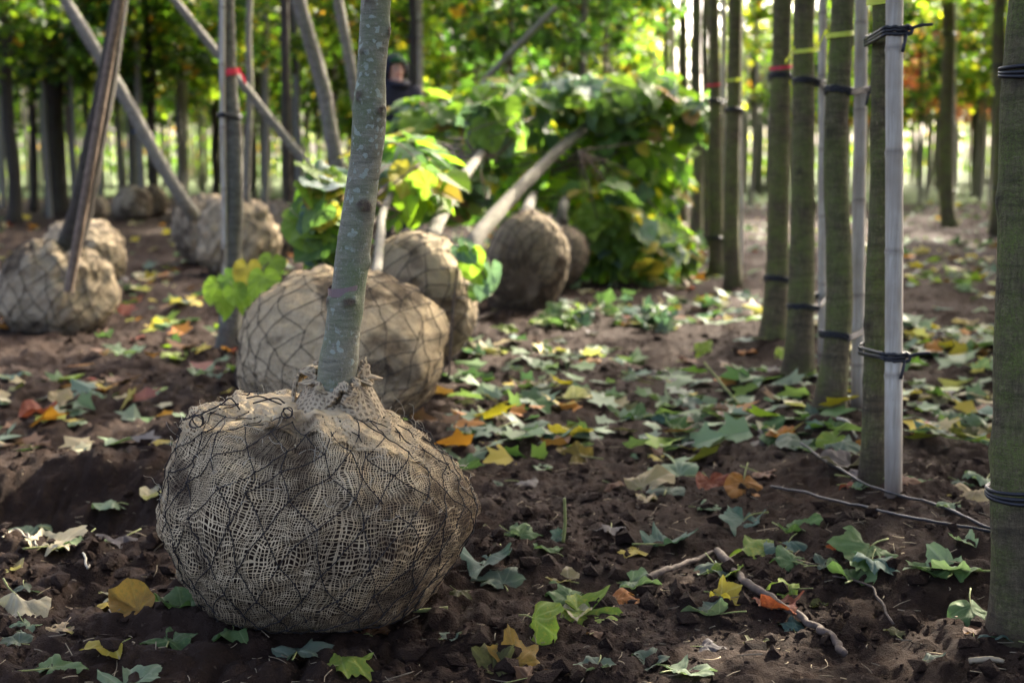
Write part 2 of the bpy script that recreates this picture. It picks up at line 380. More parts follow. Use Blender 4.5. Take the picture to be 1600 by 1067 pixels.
# ------------------------------------------------------------------ the ground
def build_ground():
    ys = np.concatenate([np.linspace(-6, 1.2, 14)[:-1], np.linspace(1.2, 1.7, 12)[:-1], np.exp(np.arange(math.log(1.7), math.log(8), .0045)),
                         np.exp(np.linspace(math.log(8), math.log(15), 64))[1:], np.exp(np.linspace(math.log(15), math.log(60), 40))[1:], np.exp(np.linspace(math.log(60), math.log(900), 14))[1:]])
    kd = np.linspace(-.34, .34, 520); ko = .34 + (np.linspace(0, 1, 34)[1:] ** 1.7) * 2.2
    ks = np.concatenate([-ko[::-1], kd, ko])
    X = np.maximum(ys + 3.0, 3.5)[:, None] * ks[None, :]; Y = np.repeat(ys[:, None], len(ks), 1)
    Z = height(X, Y)
    o = mesh_obj('ground', np.stack([X, Y, Z], -1).reshape(-1, 3), grid_faces(len(ks), len(ys), False), M['soil'])
    tag(o, 'dark brown clumpy nursery soil with ruts', None, None, 'structure')
    X = np.linspace(-400, 400, 60); Yg = np.concatenate([np.linspace(27, 60, 40), np.linspace(70, 700, 20)])
    XX, YY = np.meshgrid(X, Yg); ZZ = np.full_like(XX, .006) + .05 * np.abs(noise(XX * .3, YY * .3, 0, 5)) * sstep(29, 40, YY); YY = YY + np.where(YY < 29, 2.0 * noise(XX * .15, 0, 0, 9), 0)
    o = mesh_obj('grass_field', np.stack([XX, YY, ZZ], -1).reshape(-1, 3), grid_faces(60, len(Yg), False), M['grass']); tag(o, 'sunlit grass beyond the rows of trees', None, None, 'structure')
build_ground()

# soil crumbs: loose clods, uncountable
def build_crumbs():
    ico_v = []; t = (1 + 5 ** .5) / 2
    base = np.array([(-1, t, 0), (1, t, 0), (-1, -t, 0), (1, -t, 0), (0, -1, t), (0, 1, t), (0, -1, -t), (0, 1, -t), (t, 0, -1), (t, 0, 1), (-t, 0, -1), (-t, 0, 1)], float) / 1.9
    fc = np.array([(0, 11, 5), (0, 5, 1), (0, 1, 7), (0, 7, 10), (0, 10, 11), (1, 5, 9), (5, 11, 4), (11, 10, 2), (10, 7, 6), (7, 1, 8), (3, 9, 4), (3, 4, 2), (3, 2, 6), (3, 6, 8), (3, 8, 9), (4, 9, 5), (2, 4, 11), (6, 2, 10), (8, 6, 7), (9, 8, 1)])
    n = 26000
    y = 1.75 * np.exp(rng.random(n) * math.log(7 / 1.75)); x = (rng.random(n) - .5) * .95 * y * 1.05
    keep = (noise(x * 2.2, y * 2.2, 0, 77) + .25 * rng.standard_normal(n)) > -.15
    x, y = x[keep], y[keep]; n = len(x)
    r = .0024 * np.exp(rng.exponential(.6, n)); r = np.minimum(r, .022)
    v = base[None] * (1 + .35 * rng.standard_normal((n, 12, 1))) * r[:, None, None]
    v[..., 2] *= .75; v[..., 0] += x[:, None]; v[..., 1] += y[:, None]; v[..., 2] += (height(x, y) + r * .25)[:, None]
    f = (fc[None] + (np.arange(n) * 12)[:, None, None]).reshape(-1, 3)
    o = mesh_obj('soil_crumbs', v.reshape(-1, 3), f, M['soil'], smooth=False); tag(o, 'loose crumbs of dark soil scattered over the ground', 'soil', None, 'stuff')
build_crumbs()

# ------------------------------------------------------------------ trunks, stakes, ties
def trunk_mesh(name, path, rad, mat, parent, off, sides=20, n=60, seed=0, flare=0.0, knots=(), dirt_h=.0):
    P = curve(path, n); s = np.linspace(0, 1, n); R = np.interp(s, np.linspace(0, 1, len(rad)), rad)
    zz = P[:, 2] - P[0, 2]; R = R * (1 + flare * np.exp(-np.maximum(zz - .06, 0) / .07))
    P = P + .17 * R[:, None] * np.stack([noise(zz * 2.2, seed, 0, 5), noise(zz * 2.2, seed, 9, 6), 0 * zz], -1) * 2
    e0_, e1_ = P[0] - P[1], P[-1] - P[-2]; P = np.vstack([P[:1] + e0_ / np.linalg.norm(e0_) * .002, P, P[-1:] + e1_ / np.linalg.norm(e1_) * .002]); R = np.concatenate([[R[0] * .02], R, [R[-1] * .02]]); zz = np.concatenate([zz[:1], zz, zz[-1:]]); n += 2
    t, U, V = frames(P); a = np.arange(sides) * 2 * math.pi / sides
    dirv = np.cos(a)[None, :, None] * U[:, None] + np.sin(a)[None, :, None] * V[:, None]
    W = P[:, None] + dirv * R[:, None, None]
    lump = .05 * fbm(W[..., 0] * 14 + seed, W[..., 1] * 14, W[..., 2] * 7, 3, 3) + .025 * noise(W[..., 2] * 22 + seed, 0, 0, 8)
    knot = np.zeros(lump.shape); disp = lump
    for kp, kr, kh in knots:
        d = np.linalg.norm(W - np.asarray(kp), axis=2) / kr
        disp = disp + kh * (np.exp(-(d / .9) ** 2) - .45 * np.exp(-(d / .35) ** 2) + .18 * np.exp(-(d / 1.0) ** 2) * noise(W[..., 0] * 160, W[..., 1] * 160, W[..., 2] * 160, 4))
        knot = np.maximum(knot, 1 - sstep(.28, .80, d + .35 * noise(W[..., 0] * 90, W[..., 1] * 90, W[..., 2] * 90, 14)))
    W = P[:, None] + dirv * (R[:, None] * (1 + disp))[..., None]
    dirt = np.clip(1 - zz / max(dirt_h, 1e-3) + .5 * noise(zz * 30, seed, 0, 2), 0, 1)[:, None] * np.ones(sides) if dirt_h else np.zeros((n, sides))
    f = grid_faces(sides, n)
    return mesh_obj(name, W.reshape(-1, 3) - off, f, mat, parent, attrs={'knot': knot.ravel(), 'dirt': .85 * dirt.ravel()})
def bamboo_mesh(name, p0, p1, r0, r1, mat, parent, off, seed=0, node=.27, dirt_h=.2):
    p0, p1 = np.asarray(p0, float), np.asarray(p1, float); L = np.linalg.norm(p1 - p0)
    rr = np.random.default_rng(seed + 50); z = [0.0]; cuts = []
    zc = rr.random() * node
    while zc < L: cuts.append(zc); zc += node * (.85 + .3 * rr.random())
    s = set(np.linspace(0, L, max(8, int(L / .12))).tolist())
    for c in cuts: s |= {max(0, c - .012), max(0, c - .005), c, min(L, c + .004), min(L, c + .014)}
    s = np.array(sorted(s)); R = np.interp(s, [0, L], [r0, r1])
    g = np.zeros(len(s)); ring = np.zeros(len(s))
    for c in cuts: g += .10 * np.exp(-((s - c) / .005) ** 2) - .05 * np.exp(-((s - c - .010) / .005) ** 2); ring = np.maximum(ring, .55 * np.exp(-((s - c - .004) / .005) ** 2))
    P = p0 + (p1 - p0) * (s / L)[:, None]; P[:, 0] += .004 * noise(s * 1.7, seed, 0, 1); P[:, 1] += .004 * noise(s * 1.7, seed, 5, 1)
    v, f = tube(P, R * (1 + g), 16); d = np.clip(1.15 - s / dirt_h, 0, 1) * .9 + ring
    return mesh_obj(name, v - off, f, mat, parent, attrs={'dirt': np.repeat(np.clip(d, 0, 1), 16)})
def tie_mesh(name, a, ra, b, rb, z, off, parent, mat, thick=.004, wraps=3, tails=True, seed=0):
    """a rubber tie looped around two posts (centres a and b, radii ra and rb) at height z"""
    mb = MB(); rr = np.random.default_rng(seed); a = np.array([a[0], a[1]]); b = np.array([b[0], b[1]])
    d = b - a; L = np.linalg.norm(d); d = d / (L + 1e-9); nrm = np.array([-d[1], d[0]])
    for w in range(wraps):
        pts = []; ra2, rb2 = ra + thick * (1.0 + .25 * w), rb + thick * (1.0 + .25 * w); dz = (w - (wraps - 1) / 2) * thick * 1.7
        for q in np.linspace(math.pi / 2, 3 * math.pi / 2, 13): pts.append([*(a + ra2 * (d * math.cos(q) + nrm * math.sin(q))), z + dz - .012 * math.cos(q) + rr.normal(0, .0012)])
        for q in np.linspace(-math.pi / 2, math.pi / 2, 13): pts.append([*(b + rb2 * (d * math.cos(q) + nrm * math.sin(q))), z + dz + .012 * math.cos(q) * 0 + .012 + rr.normal(0, .0012)])
        pts.append(pts[0]); v, f = tube(curve(pts, 56), thick, 6, False); mb.add(v, f)
    if tails:
        k = np.array([*(b + (rb + thick * 2) * (nrm * (-1 if nrm[1] > 0 else 1) * .75 + d * .5)), z + .012])     # knot on the camera side
        q = np.linspace(0, 2 * math.pi, 9); ringp = np.stack([k[0] + .011 * np.cos(q), k[1] + .004 * np.sin(2 * q) - .004, k[2] + .010 * np.sin(q)], -1)
        v, f = tube(ringp, thick * 1.15, 6, False); mb.add(v, f)
        for tx, tz in ((.055, .012), (-.012, -.05)):
            e = k + np.array([tx, -.012, tz]); v, f = tube(curve([k, (k + e) / 2 + [0, -.006, .004], e], 8), thick * .95, 6); mb.add(v, f)
    return mb.build(name, mat, parent, off=off)
def band_mesh(name, c, r, z, wid, mat, parent, off, tail=0):
    q = np.linspace(0, 2 * math.pi, 29)[:-1]; v = []
    for k, (dz, rr) in enumerate(((0, r), (wid, r))): v += [[c[0] + rr * math.cos(t), c[1] + rr * math.sin(t), z + dz + .006 * math.sin(t + 1)] for t in q]
    n = 28; f = [(j, (j + 1) % n, n + (j + 1) % n, n + j) for j in range(n)]
    mb = MB().add(v, f)
    if tail:
        s = np.linspace(0, 1, 8); w = []
        for q in s: w += [[c[0] + tail * (r + .035 * q), c[1] - r * .6, z - .05 * q * q + .008 * math.sin(q * 7)], [c[0] + tail * (r + .035 * q), c[1] - r * .6 - .004, z + wid - .05 * q * q + .008 * math.sin(q * 7)]]
        mb.add(w, [(2 * i, 2 * i + 1, 2 * i + 3, 2 * i + 2) for i in range(7)])
    return mb.build(name, mat, parent, off=off, smooth=False)

# ------------------------------------------------------------------ crowns (shared meshes)
def leaf_card(kind, n):
    """n copies of a small folded leaf shape: returns (n,k,3) local verts and faces"""
    if kind == 'maple':
        o = np.array([(0, 0), (.42, .02), (.34, .26), (.62, .52), (.30, .55), (.0, 1.0), (-.30, .55), (-.62, .52), (-.34, .26), (-.42, .02)], float)
        f = [(0, 1, 2), (0, 2, 4), (2, 3, 4), (0, 4, 5), (0, 5, 6), (6, 7, 8), (0, 6, 8), (0, 8, 9)]
    else:
        o = np.array([(0, 0), (.34, .02), (.46, .38), (.26, .74), (0, 1.05), (-.26, .74), (-.46, .38), (-.34, .02)], float)
        f = [(0, 1, 2), (0, 2, 3), (0, 3, 4), (0, 4, 5), (0, 5, 6), (0, 6, 7)]
    z = .22 * np.abs(o[:, 0]) - .12 * o[:, 1] ** 2
    return np.column_stack([o, z]), np.array(f)
def rot_frames(n, droop, r):
    """random leaf frames: tips point outward/downward"""
    az = r.random(n) * 2 * math.pi; el = np.clip(r.normal(-droop, .45, n), -1.5, 1.2); roll = r.normal(0, .6, n)
    y = np.stack([np.cos(az) * np.cos(el), np.sin(az) * np.cos(el), np.sin(el)], -1)
    x = np.stack([-np.sin(az), np.cos(az), 0 * az], -1); z = np.cross(x, y)
    x2 = x * np.cos(roll)[:, None] + z * np.sin(roll)[:, None]; z2 = np.cross(x2, y)
    return np.stack([x2, y, z2], 1)            # rows
PAL = {
 'green': [((.055, .105, .020), .30), ((.095, .16, .024), .30), ((.16, .22, .028), .26), ((.34, .31, .03), .09), ((.42, .20, .03), .05)],
 'dark': [((.040, .085, .026), .45), ((.065, .13, .028), .34), ((.13, .19, .03), .16), ((.36, .26, .03), .05)],
 'gold': [((.10, .165, .022), .45), ((.19, .24, .028), .35), ((.38, .34, .035), .15), ((.42, .19, .03), .05)],
 'red': [((.50, .13, .10), .5), ((.52, .26, .17), .3), ((.34, .22, .08), .2)],  # red leaves, lightened toward pink to carry the distant haze
}
def pick_cols(pal, n, r):
    c = np.array([q[0] for q in PAL[pal]]); p = np.array([q[1] for q in PAL[pal]]); i = r.choice(len(c), n, p=p / p.sum())
    return np.clip(c[i] * (1 + .22 * r.standard_normal((n, 1))), .005, 1)
def make_crown(seed, nl, hgt, wid, size, pal, kind='maple', nb=22):
    r = np.random.default_rng(seed); mb = MB(); pts = []
    lead = curve([[0, 0, 0], [.05, .02, hgt * .5], [-.03, .04, hgt]], 12); v, f = tube(lead, np.linspace(.026, .006, 12), 6); mb.add(v, f)
    for b in range(nb):
        t = .02 + .92 * (b + r.random()) / nb; p0 = lead[min(11, int(t * 11))]; az = b * 2.4 + r.normal(0, .4)
        L = wid * (.55 + .5 * math.sin(math.pi * min(1, t * .9 + .18))) * (.75 + .4 * r.random()); up = .25 + .5 * r.random()
        e = p0 + np.array([math.cos(az) * L, math.sin(az) * L, L * up * .8]); m = (p0 + e) / 2 + [0, 0, L * .1]
        br = curve([p0, m, e], 9); v, f = tube(br, np.linspace(.011, .003, 9), 4); mb.add(v, f); pts.append(br)
        for k in range(3):
            q = br[3 + 2 * k]; az2 = az + r.normal(0, 1.0); l2 = L * .42; e2 = q + np.array([math.cos(az2) * l2, math.sin(az2) * l2, l2 * r.normal(.05, .35)])
            b2 = curve([q, (q + e2) / 2 + [0, 0, .03], e2], 6); v, f = tube(b2, np.linspace(.005, .002, 6), 3); mb.add(v, f); pts.append(b2)
    cl = np.concatenate([p[len(p) // 3:] for p in pts]); c = cl[r.integers(0, len(cl), nl)] + r.normal(0, .075, (nl, 3))
    lv, lf = leaf_card(kind, nl); R = rot_frames(nl, .45, r); s = size * (.65 + .6 * r.random(nl))
    v = np.einsum('kj,njd->nkd', lv, R) * s[:, None, None] + c[:, None]
    k = len(lv); f = (lf[None] + (np.arange(nl) * k)[:, None, None]).reshape(-1, 3)
    col = np.concatenate([pick_cols(pal, nl, r), np.ones((nl, 1))], 1); col = np.repeat(col, k, 0)
    lo = mesh_obj('crown', v.reshape(-1, 3), f, M['foliage'], smooth=False, cols={'tint': col})
    bo = mb.build('branches', M['bark_dark']); lm, bm_ = lo.data, bo.data
    bpy.data.objects.remove(lo); bpy.data.objects.remove(bo); return lm, bm_
CROWN = {'a': make_crown(1, 1900, 3.0, .95, .125, 'green'), 'b': make_crown(2, 1600, 2.8, 1.0, .125, 'green'), 'c': make_crown(3, 1700, 3.2, .9, .13, 'gold'),
         'd': make_crown(4, 1900, 3.0, 1.05, .12, 'dark'), 'e': make_crown(5, 2300, 2.6, .9, .12, 'red'), 'f': make_crown(6, 1500, 2.6, .8, .12, 'green')}
def add_crown(parent, key, loc, rot, sc):
    lm, bm_ = CROWN[key]
    o = bpy.data.objects.new('crown', lm); C.objects.link(o); o.parent = parent; o.location = tuple(map(float, loc)); o.rotation_euler = (0, 0, rot); o.scale = (sc, sc, sc)
    b = bpy.data.objects.new('branches', bm_); C.objects.link(b); b.parent = o
    return o

# ------------------------------------------------------------------ standing trees
def tree(px, py, pt, w0, w1, mat, label, group=None, crown='a', crown_z=2.1, crown_s=1.0, name='nursery_tree', top=4.6, base=None, dirt=.16, flare=.34, sides=20, n=60, cat='tree', branches=True):
    b = G(px, py) if base is None else base
    Y = b[1]; dist = Y / CP; q = at(pt, 0, Y); r0, r1 = w0 * dist / F_PX / 2, w1 * dist / F_PX / 2
    sl = (q - b) / (q[2] - b[2]); e = empty(name, b, label, cat, group)
    seed = int(px) % 97
    z1 = q[2] - b[2]
    path = [b - np.array([0, 0, .06]), b + sl * z1 * .5, b + sl * z1] + ([b + sl * z1 + np.array([sl[0] * .5, sl[1] * .5, 1]) * (top - z1) * .5, b + sl * z1 + np.array([sl[0] * .5, sl[1] * .5, 1]) * (top - z1)] if top > z1 + .2 else [])
    rad = [r0, (r0 * .4 + r1 * .6), r1] + ([r1 * .8, r1 * .5] if len(path) > 3 else [])
    kr_ = np.random.default_rng(seed); kn_ = []
    for k_ in range(7):
        zk = .15 + (z1 - .2) * kr_.random(); a_ = kr_.random() * 6.28; rk = r0 * .4 + r1 * .6; kn_.append((b + sl * zk + rk * np.array([math.cos(a_), math.sin(a_), 0]), .016 + .012 * kr_.random(), .10 + .14 * kr_.random()))
    tr = trunk_mesh('trunk', path, rad, mat, e, b, sides, n, seed, flare, kn_ if n > 80 else (), dirt_h=dirt)
    def on(z):         # trunk centre at height z above the base
        return b + sl * z
    if crown:
        c = np.array(path[-1]) * 0 + b + sl * min(crown_z, z1) + np.array([sl[0] * .5, sl[1] * .5, 1]) * max(0, crown_z - z1) - b
        add_crown(e, crown, c, rng.random() * 6.28, crown_s)
    e['_r0'] = r0; e['_r1'] = r1
    return e, b, on, r0, r1
def zpix(py, Y):      # height above 0 of the picture row py at depth Y
    return at(800, py, Y)[2]
def stake(px, py, pt, w, mat, label, group=None, name='bamboo_stake', Y=None, top=2.3, cat='stake', kind='bamboo', tw=None):
    b = G(px, py) if Y is None else np.array([*at(px, py, Y)[:2], float(height(at(px, py, Y)[0], Y))])
    q = at(pt, 0, b[1]); r = w * b[1] / CP / F_PX / 2; sl = (q - b) / (q[2] - b[2]); e_ = b + sl * max(top, q[2] - b[2])
    if kind == 'bamboo': o = bamboo_mesh(name, b - [0, 0, .05], e_, r * 1.04, r * (.92 if tw is None else tw), mat, None, b, int(px) % 89)
    else:
        o = trunk_mesh(name, [b - np.array([0, 0, .05]), (b + e_) / 2, e_], [r, r, r * .9], mat, None, b, 10, 24, int(px) % 31, 0)
    o.location = tuple(map(float, b)); tag(o, label, cat, group); return o, b, (lambda z: b + sl * z), r

TL = []   # landmarks for labels of leaves: (words, x, y)
ROW = [ # px, py, pxtop, w0, w1, stake(px,py,pt,w,mat), tape, tape_y, tie rows
 (1588, 985, 1607, 82, 58, None, None, 0, [(112, .010), (768, .010)], 'mossy green trunk cut off by the photo edge, nearest of the row', 'thick mossy trunk'),
 (1366, 758, 1376, 42, 33, (1397, 768, 1399.5, 27, 'bamboo'), 'tape_yellow', 1, [(66, 0), (549, 0)], 'slim brown trunk tied to the thickest pale bamboo cane', 'tree with the thickest bamboo'),
 (1305, 645, 1313, 45, 34, (1341.5, 640, 1345.5, 20, 'bamboo'), 'tape_yellow', 54, [(145, 0), (525, 0)], 'brown trunk with yellow tape and an arrow shaped black tie', 'tree with arrow shaped tie'),
 (1254, 583, 1261, 44, 31, (1286, 575, 1285.5, 13, 'bamboo'), 'tape_yellow', 79, [(130, 0), (481, 0)], 'brown trunk with yellow tape beside a thin bamboo cane', 'tree with thin bamboo'),
 (1214, 530, 1222, 38, 27, (1243, 520, 1242.5, 8, 'wood'), 'tape_red', 106, [(122, 0), (437, 0)], 'green brown trunk with a red tape band above its black tie', 'tree with red band'),
 (1143, 452, 1149, 26, 20, (1158, 440, 1158, 6, 'bamboo'), 'tape_yellow', 125, [(174, .0)], 'green trunk with faded yellow tape, sixth along the right row', 'sixth tree of the row'),
 (1119, 425, 1113, 23, 16, (1131, 415, 1130, 9, 'bamboo'), 'tape_red', 133, [(160, 0), (374, 0)], 'trunk with red tape and pale cane at the end of the row', 'seventh tree of the row'),
 (1104, 388, 1103, 13, 10, None, None, 0, [], 'thin dark trunk squeezed behind the red taped trunk', None),
 (1088, 365, 1087, 19, 15, None, None, 0, [(112, .0)], 'greenish trunk right of the lime leaf heap, farther along the row', None),
 (1067, 346, 1066, 15, 12, (1052, 338, 1050, 9, 'bamboo'), None, 0, [], 'far greenish trunk touching the lime leaf heap beside a pale pole', None),
 (1041, 332, 1040, 10, 8, None, None, 0, [], 'last thin trunk of the right row above the lime leaves', None),
]
for i, (px, py, pt, w0, w1, stk, tape, ty, ties, lab, lm) in enumerate(ROW):
    e, b, on, r0, r1 = tree(px, py, pt, w0, w1, M['bark'], lab, 'trees of the staked row', ['a', 'd', 'b', 'c'][i % 4] if i < 5 else 'f', 2.2 + .1 * (i % 3) + (.6 if i > 4 else .8 if i > 1 else 0), .95 if i < 5 else .75, sides=40 if i < 5 else 20, n=110 if i < 5 else 60)
    if lm: TL.append((lm, b[0], b[1]))
    def rad_at(z, z1=at(pt, 0, b[1])[2] - b[2], r0=r0, r1=r1): return float(np.interp(z, [0, z1 / 2, z1], [r0, r0 * .4 + r1 * .6, r1]))
    so = None
    if stk:
        so, sb, son, sr = stake(*stk[:4], M[stk[4]], {1: 'thickest pale bamboo cane with dark ties', 2: 'pale bamboo cane behind the arrow shaped tie', 3: 'thin pale bamboo cane between two yellow taped trunks', 4: 'thin brown stake behind the red banded trunk',
                 5: 'thin pale cane hugging the sixth trunk of the row', 6: 'pale cane beside the red taped trunk at the row end', 9: 'bright pale pole at the edge of the lime leaf heap'}[i], 'canes of the staked row',
                 'bamboo_stake' if stk[4] == 'bamboo' else 'wooden_stake', kind='bamboo' if stk[4] == 'bamboo' else 'wood')
    for j, (tyy, single) in enumerate(ties):
        z = zpix(tyy, b[1]) - b[2]; c = on(z); rr = rad_at(z) * 1.08
        if so and not single:
            s2 = son(zpix(tyy, sb[1]) - sb[2]); tie_mesh('tie', c, rr, s2, sr, c[2], b, e, M['rubber'], .0042 if i < 4 else .005, 3, i in (1, 2) and not (i == 2 and j == 1) or (i == 1), i * 7 + j)
        else:
            mb = MB()
            for w in range(3):
                q = np.linspace(0, 2 * math.pi, 40); R_ = rr * 1.14 + .003
                v, f = tube(np.stack([c[0] + R_ * np.cos(q), c[1] + R_ * np.sin(q), c[2] + (w - 1) * .0075 + .003 * np.sin(q + w)], -1), .0036, 6, False); mb.add(v, f)
            mb.build('tie', M['rubber'], e, off=b)
    if tape:
        z = zpix(ty, b[1]) - b[2]; c = on(z); band_mesh('marker_tape', c, rad_at(z) * 1.16 + .003, c[2] - .008, .016, M[tape], e, b, -1 if i in (2, 3) else 0)

LEFT = [ # px, py, pt, w0, w1, mat, crown, crown_z, stake, tapes, ties, label
 (365, 548, 357, 36, 25, 'bark_grey', 'd', 2.2, (350.5, 548, 348, 9, 'bamboo'), [('tape_red', 118, 1)], [185, 465], 'grey upright trunk with red tape left of the front tree'),
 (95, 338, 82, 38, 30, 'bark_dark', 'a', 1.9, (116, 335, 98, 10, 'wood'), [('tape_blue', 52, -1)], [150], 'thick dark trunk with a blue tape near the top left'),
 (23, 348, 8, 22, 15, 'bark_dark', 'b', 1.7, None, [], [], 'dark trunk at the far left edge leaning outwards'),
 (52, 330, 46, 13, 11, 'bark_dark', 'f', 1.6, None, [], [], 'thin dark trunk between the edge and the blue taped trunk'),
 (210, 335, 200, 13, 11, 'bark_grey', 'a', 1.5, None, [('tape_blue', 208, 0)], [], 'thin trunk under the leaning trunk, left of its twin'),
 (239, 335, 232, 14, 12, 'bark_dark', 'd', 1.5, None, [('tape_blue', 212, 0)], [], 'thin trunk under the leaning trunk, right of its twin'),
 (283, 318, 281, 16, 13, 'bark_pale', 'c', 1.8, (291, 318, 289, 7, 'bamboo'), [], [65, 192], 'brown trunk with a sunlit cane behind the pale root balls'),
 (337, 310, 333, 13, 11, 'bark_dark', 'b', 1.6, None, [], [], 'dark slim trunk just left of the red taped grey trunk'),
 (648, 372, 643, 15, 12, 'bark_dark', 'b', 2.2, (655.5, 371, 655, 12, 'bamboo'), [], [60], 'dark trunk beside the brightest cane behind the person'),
 (1480, 356, 1482, 24, 17, 'bark', 'c', 2.5, (1489, 356, 1490, 7, 'bamboo'), [], [55, 300], 'upright trunk with thin cane in the right aisle'),
 (1526, 308, 1527, 15, 12, 'bark_dark', 'a', 2.1, None, [], [], 'smaller far trunk between two thicker ones at the right'),
 (1560, 366, 1561, 24, 18, 'bark', 'b', 2.5, None, [], [105, 295], 'dark trunk in the right aisle beside the cut off trunk'),
 (1181, 297, 1180, 18, 12, 'bark_pale', 'c', 1.6, None, [], [], 'short pale trunk with golden leaves seen down the aisle'),
]
for i, (px, py, pt, w0, w1, mt, cr, cz, stk, tapes, ties, lab) in enumerate(LEFT):
    e, b, on, r0, r1 = tree(px, py, pt, w0, w1, M[mt], lab, None, cr, cz, 1.0, sides=28 if i == 0 else 16, n=90 if i == 0 else 40)
    if i == 0: TL.append(('red taped grey trunk', b[0], b[1]))
    so = None
    if stk: so, sb, son, sr = stake(*stk[:4], M[stk[4]], {0: 'slim cane tied left of the red taped grey trunk', 1: 'slim stake behind the thick blue taped trunk', 6: 'sunlit cane behind the pale root balls', 8: 'brightest sunlit cane behind the person', 9: 'thin cane against the right aisle trunk'}[i], None, 'bamboo_stake' if stk[4] == 'bamboo' else 'wooden_stake', kind='bamboo' if stk[4] == 'bamboo' else 'wood')
    for j, tyy in enumerate(ties):
        z = zpix(tyy, b[1]) - b[2]; c = on(z)
        if so: tie_mesh('tie', c, r1 * 1.08, son(zpix(tyy, sb[1]) - sb[2]), sr, c[2], b, e, M['rubber'], .006, 2, False, j)
        else: tie_mesh('tie', c, r1 * 1.08, c + [.001, 0, 0], r1 * 1.08, c[2], b, e, M['rubber'], .006, 2, False, j)
    for tp, tyy, tail in tapes:
        z = zpix(tyy, b[1]) - b[2]; c = on(z); band_mesh('marker_tape', c, r1 * 1.12 + .003, c[2], .03, M[tp], e, b, tail)

